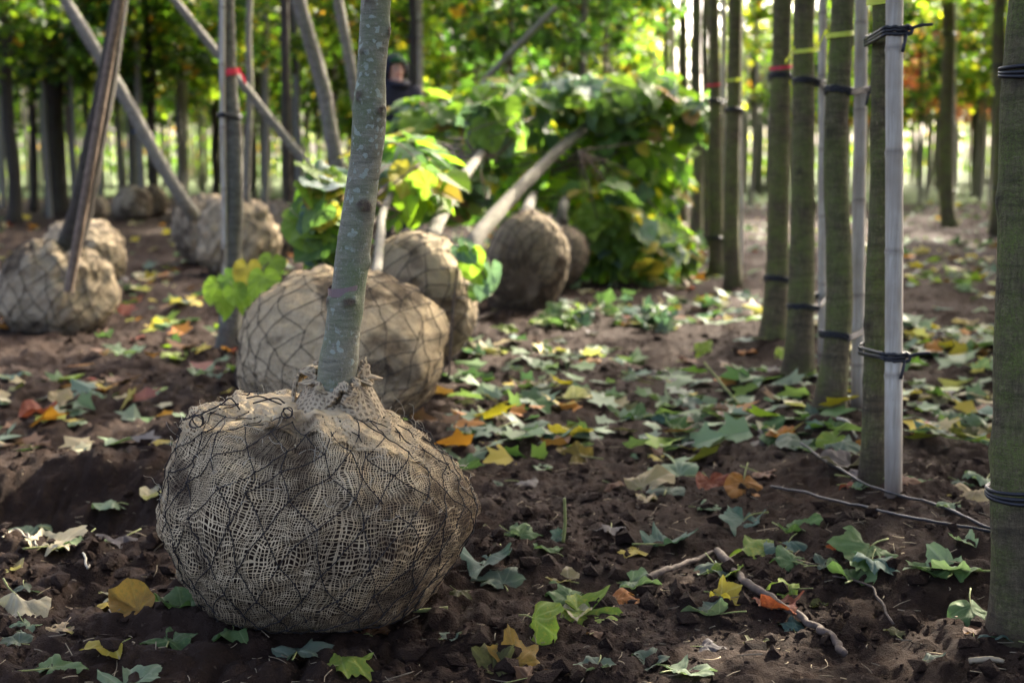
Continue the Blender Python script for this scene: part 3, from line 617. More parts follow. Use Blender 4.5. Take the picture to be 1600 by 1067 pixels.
# rows of far trees
def far_trees():
    proto = {}
    r = np.random.default_rng(21)
    def fproto(key, mat, thin):
        P = [[0, 0, -.1], [.03, .01, 1.5], [0, .03, 4.5]]
        o = trunk_mesh('trunk', P, [.045 * thin, .036 * thin, .02 * thin], mat, None, np.zeros(3), 10, 24, len(proto) * 7, .2); proto[key] = o.data; bpy.data.objects.remove(o)
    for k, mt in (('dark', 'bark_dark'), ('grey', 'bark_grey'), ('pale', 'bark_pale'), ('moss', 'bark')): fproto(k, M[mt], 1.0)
    def put(x, y, tk, cr, cz, cs, label, group, ts=1.0):
        e = empty('nursery_tree', (x, y, float(height(x, y))), label, 'tree', group); e.rotation_euler = (r.normal(0, .014), r.normal(0, .014), r.random() * 6.28)
        o = bpy.data.objects.new('trunk', proto[tk]); C.objects.link(o); o.parent = e; o.scale = (ts, ts, 1)
        if cr: add_crown(e, cr, (0, 0, cz), r.random() * 6.28, cs)
    done = []
    def free(x, y, dmin):
        return all((x - a) ** 2 + (y - b) ** 2 > dmin ** 2 for a, b in done)
    # left and middle block: rows running away from the camera
    n = 0
    for k in range(900):
        if n >= 104: break
        y = 16 + 26 * r.random() ** .8; px = -260 + 1280 * r.random(); x = at(px, 300, y)[0]
        if not free(x, y, .95): continue
        done.append((x, y)); n += 1; far = y > 27
        put(x, y, ['dark', 'grey', 'pale'][r.integers(3)], ['a', 'b', 'd', 'c', 'f', 'c', 'f'][r.integers(7)], (1.1 if far else 1.75) + .6 * r.random(), .85 + .3 * r.random(),
            'slim blurred trunk with leafy crown in the far rows behind the root balls' if not far else 'thin pale trunk in the farthest rows before the sunlit grass', 'far rows behind the root balls' if not far else 'farthest rows before the grass', .8 + .5 * r.random())
    n = 0
    for k in range(900):
        if n >= 60: break
        y = 24 + 22 * r.random(); px = 1160 + 560 * r.random(); x = at(px, 300, y)[0]
        if not free(x, y, .8): continue
        done.append((x, y)); n += 1; red = False
        put(x, y, ['pale', 'grey', 'pale'][r.integers(3)], 'e' if red else ['c', 'f', 'a', 'f', None][r.integers(5)], 1.35 + .9 * r.random(), .75 + .3 * r.random(),
            'thin blurred tree with red autumn leaves at the far right' if red else 'thin pale sapling trunk in the far rows down the right aisle', 'red leaved far trees' if red else 'far rows down the right aisle', .6 + .35 * r.random())
    for px, y, sc_ in ((1447, 27, .75), (1535, 31, .7), (1320, 35, .6)):
        x = at(px, 300, y)[0]; done.append((x, y)); put(x, y, 'pale', 'e', 1.5, sc_, {1447: 'red leaved far tree just right of the thickest bamboo cane', 1535: 'red leaved far tree between the two right aisle trunks', 1320: 'small red leaved far tree behind the arrow tied trunk'}[px], 'red leaved far trees', .7)
    n = 0
    for k in range(1500):
        if n >= 56: break
        y = 27 + 15 * r.random(); px = -40 + 1080 * r.random() if r.random() < .65 else 1140 + 500 * r.random(); x = at(px, 300, y)[0]
        if not free(x, y, .45): continue
        done.append((x, y)); n += 1
        put(x, y, ['pale', 'grey'][r.integers(2)], 'f' if r.random() < .6 else None, 1.3 + .6 * r.random(), .7, 'very thin pale sapling in the crowded far row', 'crowded far row of saplings', .45 + .25 * r.random())
    # saplings past the number one can pick apart, and the wood closing the view
    mb = MB()
    for k in range(460):
        y = 30 + 16 * r.random(); px = -60 + 1720 * r.random(); x = at(px, 300, y)[0]
        v, f = tube([[x, y, -.05], [x + r.normal(0, .03), y, 1.4], [x + r.normal(0, .06), y, 3.4]], [.03, .024, .014], 5); mb.add(v, f)
    tag(mb.build('far_saplings', M['bark_pale']), 'mass of thin pale sapling stems before the far wood', 'saplings', None, 'stuff')
    n = 20000; cl = np.stack([-40 + 80 * r.random(420), 50 + 14 * r.random(420), 6.5 * r.random(420) ** 2.0], -1); c = cl[r.integers(0, 420, n)] + r.normal(0, 1, (n, 3)) * np.array([1.0, .9, .75]); c[:, 2] = np.abs(c[:, 2]) + .1
    lv, lf = leaf_card('maple', n); R = rot_frames(n, .45, r); s_ = .24 * (.65 + .6 * r.random(n)); v = np.einsum('kj,njd->nkd', lv, R) * s_[:, None, None] + c[:, None]
    k = len(lv); f = (lf[None] + (np.arange(n) * k)[:, None, None]).reshape(-1, 3); col = np.repeat(np.concatenate([pick_cols('green', n, r), np.ones((n, 1))], 1), k, 0)
    tag(mesh_obj('far_wood', v.reshape(-1, 3), f, M['foliage'], smooth=False, cols={'tint': col}), 'hazy green wood closing the view', 'wood', None, 'stuff')
far_trees()

# unseen rows added past the right edge so their crowns shade the foreground
def shade_rows():
    k = 0
    for off, y0, y1 in ((2.6, 1.2, 13.0), (5.0, 2.0, 15.0)):
        for s in np.arange(y0, y1, 1.25):
            t = (s - _a[1]) / _rd[1]; x = _a[0] + _rd[0] * t + off * 1.0 + rng.normal(0, .08); y = s + rng.normal(0, .1)
            if abs(x) / y < .40: continue
            b = np.array([x, y, float(height(x, y))]); e = empty('nursery_tree', b, 'mossy trunk of an unseen row added past the right edge for shade', 'tree', 'unseen shade rows added on the right')
            trunk_mesh('trunk', [b - np.array([0, 0, .06]), b + [.01, .02, 1.2], b + [.03, 0, 2.6], b + [0, 0, 4.5]], [.05, .042, .036, .02], M['bark'], e, b, 14, 40, k, .16)
            add_crown(e, ['a', 'd', 'b', 'd'][k % 4], (0, 0, 1.9 + .3 * rng.random()), rng.random() * 6.28, 1.05); k += 1
shade_rows()
def side_shade_block():  # unseen trees added beyond the right edge to shade the far aisle
    for k in range(26):
        y = 13 + 15 * (k + rng.random()) / 26; x = .395 * y + .5 + 4.5 * rng.random(); b = np.array([x, y, float(height(x, y))]); e = empty('nursery_tree', b, 'trunk of an unseen block added beyond the right edge for shade', 'tree', 'unseen shade block added on the right')
        trunk_mesh('trunk', [b - np.array([0, 0, .06]), b + [.01, .02, 1.2], b + [.03, 0, 2.6], b + [0, 0, 4.5]], [.05, .042, .036, .02], M['bark'], e, b, 10, 24, k, .16)
        add_crown(e, ['a', 'd', 'b', 'd'][k % 4], (0, 0, 1.6 + .4 * rng.random()), rng.random() * 6.28, 1.1)
side_shade_block()

# ------------------------------------------------------------------ root balls
class Ball:
    """burlap root ball: superellipsoid with lumps; R turns its own axis (trunk side = +z), c is its centre in the world"""
    def __init__(s, c, rx, ry, rz, R=None, seed=0, e1=.78, e2=.92, lump=.05, pleat=.035, tilt=0.0, floor=None, shear=(0, 0), custom=None):
        s.c = np.asarray(c, float); s.rx, s.ry, s.rz = rx, ry, rz; s.R = np.eye(3) if R is None else np.asarray(R); s.seed = seed
        s.e1, s.e2, s.lump, s.pleat, s.tilt, s.floor, s.shear, s.custom = e1, e2, lump, pleat, tilt, floor, shear, custom
    def pts(s, lon, lat, off=0.0, fine=1.0):
        cl, sl = np.cos(lat), np.sin(lat); r = np.abs(cl) ** s.e1; z = np.sign(sl) * np.abs(sl) ** s.e2
        dx, dy = r * np.cos(lon), r * np.sin(lon)
        k = s.seed * 3.7
        n = s.lump * fbm(dx * 1.7 + k, dy * 1.7, z * 1.7, 1, 2) + .35 * s.lump * fbm(dx * 5.5 + k, dy * 5.5, z * 5.5, 7, 3) * fine
        up = sstep(.25, .95, z); n = n + s.pleat * up * np.sin(lon * 13 + 2.2 * noise(dx * 2.5, dy * 2.5, z * 2 + k, 3) + k) * np.clip(r * 1.6, 0, 1)
        n = n + .012 * fine * noise(dx * 24 + k, dy * 24, z * 24, 19)
        f = 1 + n + off / s.rx
        x, y, zz = dx * s.rx * f, dy * s.ry * f, z * s.rz * f
        if s.custom: x, y, zz = s.custom(x, y, zz)
        zz = zz + s.tilt * x * sstep(0, .2, zz)
        P = np.stack([x, y, zz], -1) @ s.R.T + s.c
        if s.floor is not None:
            h = P[..., 2] - s.floor; P[..., 2] = s.floor + np.where(h < .06, .06 * np.exp(np.clip(h / .06 - 1, -30, 0)) , h) - .022
        return P
def dirt_field(b, P, amt, mask=None):
    q = P - b.c
    d = sstep(.10, .55, fbm(q[..., 0] * 6 + b.seed, q[..., 1] * 6, q[..., 2] * 6, 5, 4) + amt)
    d = np.maximum(d, 1 - sstep(.0, .16, P[..., 2] - (b.floor if b.floor is not None else -9)) )
    return np.clip(d if mask is None else np.maximum(d, mask(P)), 0, 1)
def folds(lon, lat):
    x, y, z = np.cos(lon) * np.cos(lat), np.sin(lon) * np.cos(lat), np.sin(lat)
    return 1 - np.abs(noise(x * 5 + 2 * y, y * 5, z * 3, 61)) * 2.2 + .6 * (1 - 2.2 * np.abs(noise(x * 11, y * 11 + 3 * x, z * 7, 62)))
def ball_shell(b, name, mat, parent, base, off=0.0, nu=150, nv=84, lat0=-1.56, lat1=1.53, dirt=0.0, mask=None, edge=None, fine=1.0, fold=0.0):
    lon = np.linspace(0, 2 * math.pi, nu + 1)[None, :]; t = np.linspace(0, 1, nv)[:, None]
    lo = lat0 if edge is None else edge(lon); lat = lo + (lat1 - lo) * t + 0 * lon; LON = lon + 0 * lat
    P = b.pts(LON, lat, off + fold * folds(LON, lat), fine); d = dirt_field(b, P, dirt, mask)
    uv = np.stack([LON / 2 / math.pi * 1.25, lat / math.pi * 1.25], -1).reshape(-1, 2)
    return mesh_obj(name, P.reshape(-1, 3) - base, grid_faces(nu + 1, nv, False), mat, parent, attrs={'dirt': d.ravel()}, uv=uv)
def tubes_many(P, rad, sides, centre):
    """many short tubes at once: P (E,n,3); frames taken from the direction away from centre"""
    T = np.gradient(P, axis=1); T /= np.linalg.norm(T, axis=2)[..., None] + 1e-9
    N = P - centre; N /= np.linalg.norm(N, axis=2)[..., None] + 1e-9; U = np.cross(T, N); U /= np.linalg.norm(U, axis=2)[..., None] + 1e-9; V = np.cross(T, U)
    q = np.arange(sides) * 2 * math.pi / sides; E, n = P.shape[:2]; rad = np.broadcast_to(rad, (E, n))
    W = P[:, :, None] + rad[:, :, None, None] * (np.cos(q)[:, None] * U[:, :, None] + np.sin(q)[:, None] * V[:, :, None])
    e = np.arange(E)[:, None, None]; i = np.arange(n - 1)[None, :, None]; j = np.arange(sides)[None, None]; k = (j + 1) % sides
    id_ = lambda i, j: (e * n + i) * sides + j
    return W.reshape(-1, 3), np.stack(np.broadcast_arrays(id_(i, j), id_(i, k), id_(i + 1, k), id_(i + 1, j)), -1).reshape(-1, 4)
def ball_net(b, parent, base, cols=24, rows=15, off=.007, rad=.0017, lat0=-1.35, lat1=1.25, jit=.25, name='netting', knots=True, lift=0.0):
    r = np.random.default_rng(b.seed + 5)
    J, I = np.meshgrid(np.arange(rows), np.arange(cols), indexing='ij')
    lat = lat0 + (lat1 - lat0) * J / (rows - 1) + r.normal(0, jit * .05, J.shape); lon = 2 * math.pi * (I + .5 * (J % 2)) / cols + r.normal(0, jit * 2 * math.pi / cols * .55, J.shape) + .25 * lat
    a0, a1, c0, c1 = [], [], [], []
    for j in range(rows - 1):
        for di in ((0, -1) if j % 2 == 0 else (0, 1)):
            k = (np.arange(cols) + di) % cols; a0.append(lon[j]); a1.append(lat[j]); c0.append(lon[j + 1][k]); c1.append(lat[j + 1][k])
    a0, a1, c0, c1 = map(np.concatenate, (a0, a1, c0, c1)); c0 = a0 + (c0 - a0 + math.pi) % (2 * math.pi) - math.pi
    t = np.linspace(0, 1, 8)[None]; bow = r.normal(0, .014, len(a0))[:, None] * np.sin(t * math.pi)
    la = a1[:, None] + (c1 - a1)[:, None] * t
    P = b.pts(a0[:, None] + (c0 - a0)[:, None] * t + bow, la, off + lift * sstep(.5, .9, la) - .003 * np.sin(t * math.pi))
    v, f = tubes_many(P, rad, 5, b.c)
    if knots:
        lo, la = lon.ravel()[:, None] + np.array([-.008, 0, .008]), lat.ravel()[:, None] + np.array([-.006, 0, .006])
        v2, f2 = tubes_many(b.pts(lo, la, off + .001 + lift * sstep(.5, .9, la)), np.array([rad * .8, rad * 2.0, rad * .8])[None], 6, b.c); f = np.vstack([f, f2 + len(v)]) ; v = np.vstack([v, v2])
    return mesh_obj(name, v - base, f, M['net'], parent)
def ball_threads(b, name, parent, base, nlon, nlat, off=.004, w=.0017, lat0=-1.35, lat1=1.45, slant=.22, dirt=0.0, mask=None, edge=None, seed=0, segs=(150, 420), warp=1.0, fold=0.0):
    def warpf(lon, lat):
        x, y, z = np.cos(lon) * np.cos(lat), np.sin(lon) * np.cos(lat), np.sin(lat)
        return (warp * (.055 * noise(x * 4 + seed, y * 4, z * 4, 3) + .020 * noise(x * 12 + seed, y * 12, z * 12, 4) + .007 * noise(x * 40 + seed, y * 40, z * 40, 6)),
                warp * (.055 * noise(x * 4 + seed, y * 4, z * 4, 13) + .022 * noise(x * 12 + seed, y * 12, z * 12, 14) + .007 * noise(x * 40 + seed, y * 40, z * 40, 16)))
    def surf(lon, lat):
        a, c = warpf(lon, lat); x, y, z = np.cos(lon) * np.cos(lat), np.sin(lon) * np.cos(lat), np.sin(lat)
        o = off + .006 * np.clip(noise(x * 7 + seed, y * 7, z * 7, 33) - .1, 0, 1)
        return b.pts(lon + a + slant * lat, lat + c, o + (fold * folds(lon + a + slant * lat, lat + c) if fold else 0))
    Vs, Fs, n0 = [], [], 0
    thin = lambda lon, lat: np.clip(1 + .35 * noise(lon * 60, lat * 60, 0, seed + 2), .5, 1.6)
    r_ = np.random.default_rng(seed)
    lon = (np.arange(nlon) * 2 * math.pi / nlon + r_.normal(0, .16 * 2 * math.pi / nlon, nlon))[None, :]
    t = np.linspace(0, 1, segs[0])[:, None]; lo = lat0 if edge is None else edge(lon)
    lat = lo + (lat1 - lo) * t; LON = lon + 0 * lat; rr = np.maximum(np.cos(lat), .12) * b.rx
    A = surf(LON - w / 2 / rr * thin(LON, lat), lat + 0 * LON); B = surf(LON + w / 2 / rr * thin(LON, lat), lat + 0 * LON)
    nl = nlon; ns = segs[0]; Vs.append(np.stack([A, B], 2).reshape(-1, 3))
    i = np.arange(ns - 1)[:, None]; j = np.arange(nl)[None, :]; idx = lambda i, j, k: (i * nl + j) * 2 + k
    Fs.append(np.stack([idx(i, j, 0), idx(i, j, 1), idx(i + 1, j, 1), idx(i + 1, j, 0)], -1).reshape(-1, 4)); n0 = len(Vs[0])
    lon = np.linspace(0, 2 * math.pi, segs[1])[None, :]; t = ((np.arange(nlat) + r_.normal(0, .16, nlat)) / nlat)[:, None]
    lo = lat0; lat = lo + (lat1 - lo) * t + 0 * lon; LON = lon + 0 * lat
    w2 = w / 2 / b.rz * .8
    A = surf(LON, lat - w2 * thin(LON, lat)); B = surf(LON, lat + w2 * thin(LON, lat)); V = np.stack([A, B], 2).reshape(-1, 3)
    nl = segs[1]; i = np.arange(nlat)[:, None]; j = np.arange(nl - 1)[None, :]
    Fq = np.stack([idx(i, j, 0), idx(i, j, 1), idx(i, j + 1, 1), idx(i, j + 1, 0)], -1)
    if edge is not None: Fq = Fq[(lat > edge(LON))[:, :-1]]
    Fs.append(Fq.reshape(-1, 4) + n0); Vs.append(V)
    V = np.vstack(Vs); d = dirt_field(b, V, dirt, mask)
    return mesh_obj(name, V - base, np.vstack(Fs), M['thread'], parent, attrs={'dirt': d}, smooth=True)
def fibres(name, parent, base, ptsfun, n, mat, rad=.0006, seed=0, L=.03):
    r = np.random.default_rng(seed); mb = MB()
    for k in range(n):
        p, nr = ptsfun(r); l = L * (.4 + r.random()); q = [p]; d = nr * .5 + r.normal(0, .6, 3); d /= np.linalg.norm(d)
        for s in range(5): d = d + r.normal(0, .5, 3); d /= np.linalg.norm(d); q.append(q[-1] + d * l / 5)
        v, f = tube(curve(q, 9), rad, 3, False); mb.add(v, f)
    return mb.build(name, mat, parent, off=base)

# ---- the front tree on its root ball
def front_tree():
    Yc = 2.64; gp = at(492, 950, Yc); fl = float(height(gp[0], Yc)); sc = Yc / CP / F_PX
    base = np.array([gp[0], Yc, fl])
    def shp(x, y, z):
        t = z / .20
        k = 1 + .06 * np.exp(-((t - .1) / .5) ** 2) - .13 * sstep(.2, -1.0, t)
        return x * k + .022 * np.exp(-((t - .25) / .5) ** 2) * sstep(-.05, .25, x), y * k, z
    rx = 249 * sc * .89
    b = Ball([gp[0], Yc, fl + .190], rx, rx * .95, .216, seed=3, e1=.62, e2=.78, lump=.045, pleat=.026, tilt=-.11, floor=fl, custom=shp)
    e = empty('balled_tree', base, 'lichen grey tree standing in the large front burlap root ball', 'tree', 'trees dug up with root balls')
    def mask(P):       # muddy front where the soil soaks through the jute
        d = np.sqrt(((P[:, 0] - (gp[0] + .09)) / .17) ** 2 + ((P[:, 2] - (fl + .17)) / .13) ** 2) if P.ndim == 2 else np.sqrt(((P[..., 0] - (gp[0] + .09)) / .17) ** 2 + ((P[..., 2] - (fl + .17)) / .13) ** 2)
        return (.55 * (1 - sstep(.35, 1.1, d + .5 * fbm(P[..., 0] * 11, P[..., 1] * 11, P[..., 2] * 11, 8, 3)))) * (P[..., 1] < Yc)
    rb = ball_shell(b, 'root_ball', M['core'], e, base, -.004, 220, 130)
    rb['label'] = 'dark soil of the root ball seen through jute'
    def edge(lon): return .86 + .28 * noise(lon * 1.3 + 4, 0, 0, 2) + .16 * noise(np.cos(lon) * 3, np.sin(lon) * 3, 0, 5) - .25 * np.exp(-((np.mod(lon, 2 * math.pi) - 3.75) / .5) ** 2)
    ball_threads(b, 'burlap', rb, base, 345, 158, .004, .0014, dirt=-.15, mask=mask, seed=1)
    ball_threads(b, 'burlap_flap', rb, base, 235, 120, .009, .0015, lat0=.0, lat1=1.53, slant=-.35, dirt=-.3, edge=edge, seed=9, segs=(80, 420), warp=2.2, fold=.009)
    ball_net(b, rb, base, 23, 13, .0088, .00105, jit=.30, lift=.008)
    # knotted burlap ears and ruffle round the trunk
    tb = at(533, 606, Yc + .02)
    def sheet(P, Q, n, m, mat=M['cloth'], sd=0, th=.003):
        pass
    def ear(path, width, sd):
        P = curve(path, 36); t, U, V = frames(P); n, m = 36, 11; a = np.linspace(-1, 1, m)
        wv = width * (.75 + .25 * np.sin(np.linspace(0, math.pi, n)))[:, None]
        nn = noise(np.arange(n)[:, None] * .25 + sd, a[None] * 2, 0, 3) * .010 + noise(np.arange(n)[:, None] * .7 + sd, a[None] * 4, 0, 5) * .004
        W = P[:, None] + (a[None] * wv)[..., None] * np.array([.25, -.85, .35]) + ((a[None] ** 2 * .012 + nn))[..., None] * V[:, None]
        uv = np.stack([np.linspace(0, 1, n)[:, None] * .12 + 0 * a, a[None] * .04 + 0 * np.arange(n)[:, None]], -1).reshape(-1, 2)
        o = mesh_obj('burlap_knot', W.reshape(-1, 3) - base, grid_faces(m, n, False), M['cloth'], rb, attrs={'dirt': np.zeros(n * m)}, uv=uv)
        s = o.modifiers.new('cloth', 'SOLIDIFY'); s.thickness = .005
        return o
    Yt = Yc
    A = lambda px, py, Y: at(px, py, Y)
    ear([A(452, 628, Yt), A(462, 590, Yt + .03), A(486, 571, Yt + .05), A(520, 573, Yt + .05), A(545, 600, Yt + .05)], .030, 1)
    ear([A(556, 640, Yt - .02), A(556, 590, Yt), A(566, 563, Yt + .02), A(575, 575, Yt + .03), A(577, 640, Yt + .02)], .032, 4)
    ear([A(500, 632, Yt - .05), A(525, 604, Yt - .06), A(548, 598, Yt - .06), A(556, 612, Yt - .06), A(548, 640, Yt - .06)], .022, 8)
    # gathered collar of jute round the foot of the trunk
    q = np.linspace(0, 2 * math.pi, 181)[:-1][None]; tt = np.linspace(0, 1, 34)[:, None]; tc_ = at(531, 618, Yc)
    pl_ = np.sin(q * 9 + 1.5 * np.sin(q * 2)) * .5 + .35 * np.sin(q * 17 + 2 + 3 * tt); hh = .024 + .014 * np.sin(q * 2 + 2.0) + .009 * np.sin(q * 5)
    rr_ = .040 + .050 * (1 - tt) ** 1.6 + .010 * pl_ * (1 - .5 * (1 - tt)) + .022 * sstep(.7, 1.0, tt) * (1 + .5 * pl_); zz_ = -.030 + (hh + .030) * np.sin(tt * 1.75) / math.sin(1.5708) - .004 * pl_
    W = np.stack([tc_[0] + rr_ * np.cos(q), Yc + rr_ * np.sin(q) * .95, tc_[2] + zz_ - .10 * (rr_ * np.cos(q))], -1)
    co = mesh_obj('burlap_collar', W.reshape(-1, 3) - base, grid_faces(180, 34), M['cloth'], rb, attrs={'dirt': np.clip(.5 * noise(W[..., 0] * 20, W[..., 1] * 20, W[..., 2] * 20, 3), 0, .5).ravel()}, uv=np.stack([q / 6.283 * .22 + 0 * tt, tt * .12 + 0 * q], -1).reshape(-1, 2)); co.modifiers.new('cloth', 'SOLIDIFY').thickness = .004
    # little curls of loose black net cord on top
    r = np.random.default_rng(4)
    for (px, py, R_, nturn) in ((308, 658, .011, 3), (449, 645, .009, 2)):
        c = A(px, py, Yt - .20 if px < 400 else Yt - .17); q = np.linspace(0, nturn * 2 * math.pi, 90)
        P = c + np.stack([R_ * (1 + .25 * np.sin(q * .43)) * np.cos(q), .006 * np.sin(q * .7), R_ * np.sin(q + .4 * np.sin(q * .5))], -1); v, f = tube(P, .0012, 5); MB().add(v, f).build('loose_cord', M['net'], rb, off=base)
    for pts in ([(312, 648), (345, 632), (360, 622), (375, 640)], [(385, 622), (405, 619), (425, 626), (440, 632)], [(395, 630), (430, 622), (445, 630)]):
        P = [A(x, y, Yt - .15) for x, y in pts]; v, f = tube(curve(P, 20), .0014, 4); MB().add(v, f).build('loose_cord', M['net'], rb, off=base)
    def top(r):
        lon = r.random() * 6.28; lat = .2 + 1.2 * r.random(); p = b.pts(np.array(lon), np.array(lat), .01); d = p - b.c; return p, d / np.linalg.norm(d)
    fibres('loose_fibres', rb, base, top, 240, M['fibre'], .0005, 3, .035)['kind'] = 'stuff'
    # muddy clods stuck on the right shoulder
    # trunk with knots
    edges = [(607, 501, 562), (567, 504, 564), (465, 515, 569), (364, 522, 576), (280, 532, 584), (250, 537, 588), (186, 542, 596), (124, 552, 598), (62, 557, 605), (0, 563, 610)]
    path, rad = [], []
    e0 = at(529, 640, Yc); path.append(e0); rad.append(31 * sc)
    for y, l, r_ in edges: path.append(at((l + r_) / 2, y, Yc + .0)); rad.append((r_ - l) / 2 * sc * .97)
    top_ = path[-1]; d = (path[-1] - path[2]); d /= np.linalg.norm(d)
    for k in (.6, 1.6, 3.0): path.append(top_ + d * k); rad.append(rad[-1] * .85)
    K = [(580, 3, 1.0), (568, 80, .95), (606, 47, .8), (560, 148, 1.15), (594, 172, .95), (541, 168, .7), (540, 255, .6), (573, 322, 1.15), (522, 368, .5), (574, 411, .6), (517, 470, .8), (549, 469, .95)]
    kn = []
    for x, y, k in K:
        c = np.interp(y, [q[0] for q in edges][::-1], [(q[1] + q[2]) / 2 for q in edges][::-1]); hw = np.interp(y, [q[0] for q in edges][::-1], [(q[2] - q[1]) / 2 for q in edges][::-1])
        o = np.clip((x - c) / hw, -1, 1); p = at(x, y, Yc); p[1] = Yc - math.sqrt(max(0, 1 - o * o)) * hw * sc; p[0] = at(c, y, Yc)[0] + o * hw * sc; kn.append((p, .018 * k, .30 * k))
    # the thin rest of the trunk is resampled evenly so that the knots have enough points
    P = curve(path, 460); s = np.linspace(0, 1, 460); R_ = np.interp(s, np.linspace(0, 1, len(rad)), rad)
    tr = trunk_mesh('trunk', P[:385], R_[:385], M['lichen'], e, base, 64, 385, 5, .05, kn)
    tr2 = trunk_mesh('leader', P[384:], R_[384:], M['lichen'], e, base, 24, 50, 5, 0)
    z = at(540, 452, Yc); band_mesh('tape', [at(541, 455, Yc)[0], Yc], 28.5 * sc, at(541, 458, Yc)[2], .016, M['clear_tape'], tr, base)
    add_crown(e, 'f', P[-1] - base - d * 1.9, 1.0, .95)
    TL.append(('front root ball', base[0], base[1]))
    return base
t_ = NT('clear_tape'); M['clear_tape'] = t_.bsdf((.16, .11, .10), .35, None, .5)
FB = front_tree()

# ---- the other balled trees: lying ones lean away from the camera into the heap of lime crowns
def rot_to(d):
    z = np.asarray(d, float) / np.linalg.norm(d); x = np.cross([0, 1.0, 0], z)
    if np.linalg.norm(x) < 1e-3: x = np.array([1.0, 0, 0])
    x /= np.linalg.norm(x); return np.stack([x, np.cross(z, x), z], 1)
def balled(box, axis, label, seed, trunk=None, tw=(18, 14), tmat='bark_pale', cloth='cloth', net=True, dirt=.0, threads=False, lump=.07, patch=None, group='trees dug up with root balls', pleat=.03, nu=130, e1=.8, hr=.9):
    """box: the ball's outline in the photograph (left, top, right, bottom); its place and size on the ground follow from it"""
    x0, y0, x1, y1 = box; g = G((x0 + x1) / 2, y1 - .12 * (x1 - x0)); Y, X = g[1], g[0]; rx = (x1 - x0) * Y / F_PX / 2; R = rot_to(axis)
    lo, la = np.meshgrid(np.linspace(0, 6.28, 40), np.linspace(-1.5, 1.5, 26))
    kf = .97; lying = abs(R[2, 2]) < .7
    for it in range(22):
        fl = float(height(X, Y)); rz = rx * hr
        ext = math.sqrt((R[2, 0] * rx) ** 2 + (R[2, 1] * rx * kf) ** 2 + (R[2, 2] * rz) ** 2)
        b = Ball([X, Y, fl + ext * .90], rx, rx * kf, rz, R, seed, e1, .9, lump, pleat, 0, fl)
        P = b.pts(lo, la).reshape(-1, 3); q = np.array([project(p) for p in P]); l, t, r_, bt = q[:, 0].min(), q[:, 1].min(), q[:, 0].max(), q[:, 1].max()
        Y *= 1 - .7 * (y1 - bt) / (y1 - 240); rx *= ((x1 - x0) / (r_ - l)) ** .8; X += ((x0 + x1) - (l + r_)) / 2 * Y / F_PX
        if lying: kf = min(1.4, max(.55, kf * ((y1 - y0) / (bt - t)) ** .6))
        else: hr = min(1.35, max(.55, hr * ((y1 - y0) / (bt - t)) ** .6))
    base = np.array([X, Y, fl]); sc = Y / CP / F_PX; wpx = x1 - x0
    e = empty('balled_tree', base, label, 'tree', group); mask = None
    if patch: mask = soil_patch(at(patch[0], patch[1], Y - rx * .75), patch[2] * rx, patch[3], seed)
    if threads:
        rb = ball_shell(b, 'root_ball', M['core'], e, base, -.003, 150, 90)
        ball_shell(b, 'burlap', M[cloth], rb, base, .002, nu, 84, -.9, 1.53, dirt, mask, lambda lon: -.75 + .4 * noise(np.cos(lon) * 2, np.sin(lon) * 2, seed, 3))
        ball_threads(b, 'burlap', rb, base, 330, 190, .005, .0021, -1.5, 1.5, dirt=dirt, mask=mask, seed=seed, segs=(110, 300), warp=1.2)
    else:
        rb = ball_shell(b, 'root_ball', M[cloth], e, base, -.006, nu, 84, dirt=dirt, mask=mask, fold=.010 if lump > .05 else .004)
    if net: ball_net(b, rb, base, 18 if wpx < 220 else 22, 12 if wpx < 220 else 14, .0085 if not threads else .0115, .0020 if not threads else .0012, jit=.3, knots=wpx > 150, lat0=-1.3)
    if trunk is not None:
        T = [at(x, y, Y + d) for x, y, d in trunk]; path = [.5 * (T[0] + (T[0] - T[1]) / np.linalg.norm(T[0] - T[1]) * rx * .8) + .5 * (T[0] + (b.c - T[0]) * .6)] + T
        n = len(path); rad = np.interp(np.linspace(0, 1, n), [0, 1], [tw[0] * sc / 2, tw[1] * sc / 2])
        trunk_mesh('trunk', path, rad, M[tmat], e, base, 18, 80, seed, .0)
    return e, b, base, rb
def soil_patch(center, r, k, seed):
    c = np.asarray(center)
    def f(P): return k * (1 - sstep(.5, 1.15, np.linalg.norm(P - c, axis=-1) / r + .45 * fbm(P[..., 0] * 9 + seed, P[..., 1] * 9, P[..., 2] * 9, 3, 3)))
    return f
E2, B2, b2, _ = balled((365, 420, 697, 673), [.05, .80, .60], 'pale burlap root ball right behind the front one, tree lying backwards', 11, [(588, 425, .45), (594, 370, .9), (600, 325, 1.4), (640, 250, 2.2)], (20, 14), 'bark_grey', threads=True, dirt=-.12, patch=(632, 590, .52, .85), lump=.06)
E3, B3, b3, _ = balled((545, 360, 748, 570), [.10, .88, .46], 'grey netted root ball third in line with muddy lower side', 13, [(684, 350, .35), (712, 292, .9), (745, 246, 1.5), (765, 222, 1.9)], (27, 15), 'bark_pale', 'cloth', dirt=-.05, patch=(700, 510, .55, .9), lump=.03)
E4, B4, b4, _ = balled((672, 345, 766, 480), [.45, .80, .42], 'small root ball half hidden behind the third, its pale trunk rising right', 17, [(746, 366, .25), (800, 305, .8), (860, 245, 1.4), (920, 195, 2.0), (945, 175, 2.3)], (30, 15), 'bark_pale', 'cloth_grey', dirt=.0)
E5, B5, b5, _ = balled((752, 320, 891, 492), [.10, .90, .42], 'brown muddy root ball facing the camera beside the lime heap', 19, [(822, 335, .35), (828, 316, 1.1), (832, 305, 1.6)], (22, 16), 'bark_grey', 'cloth_grey', dirt=.10, patch=(800, 430, .95, .75), lump=.05)
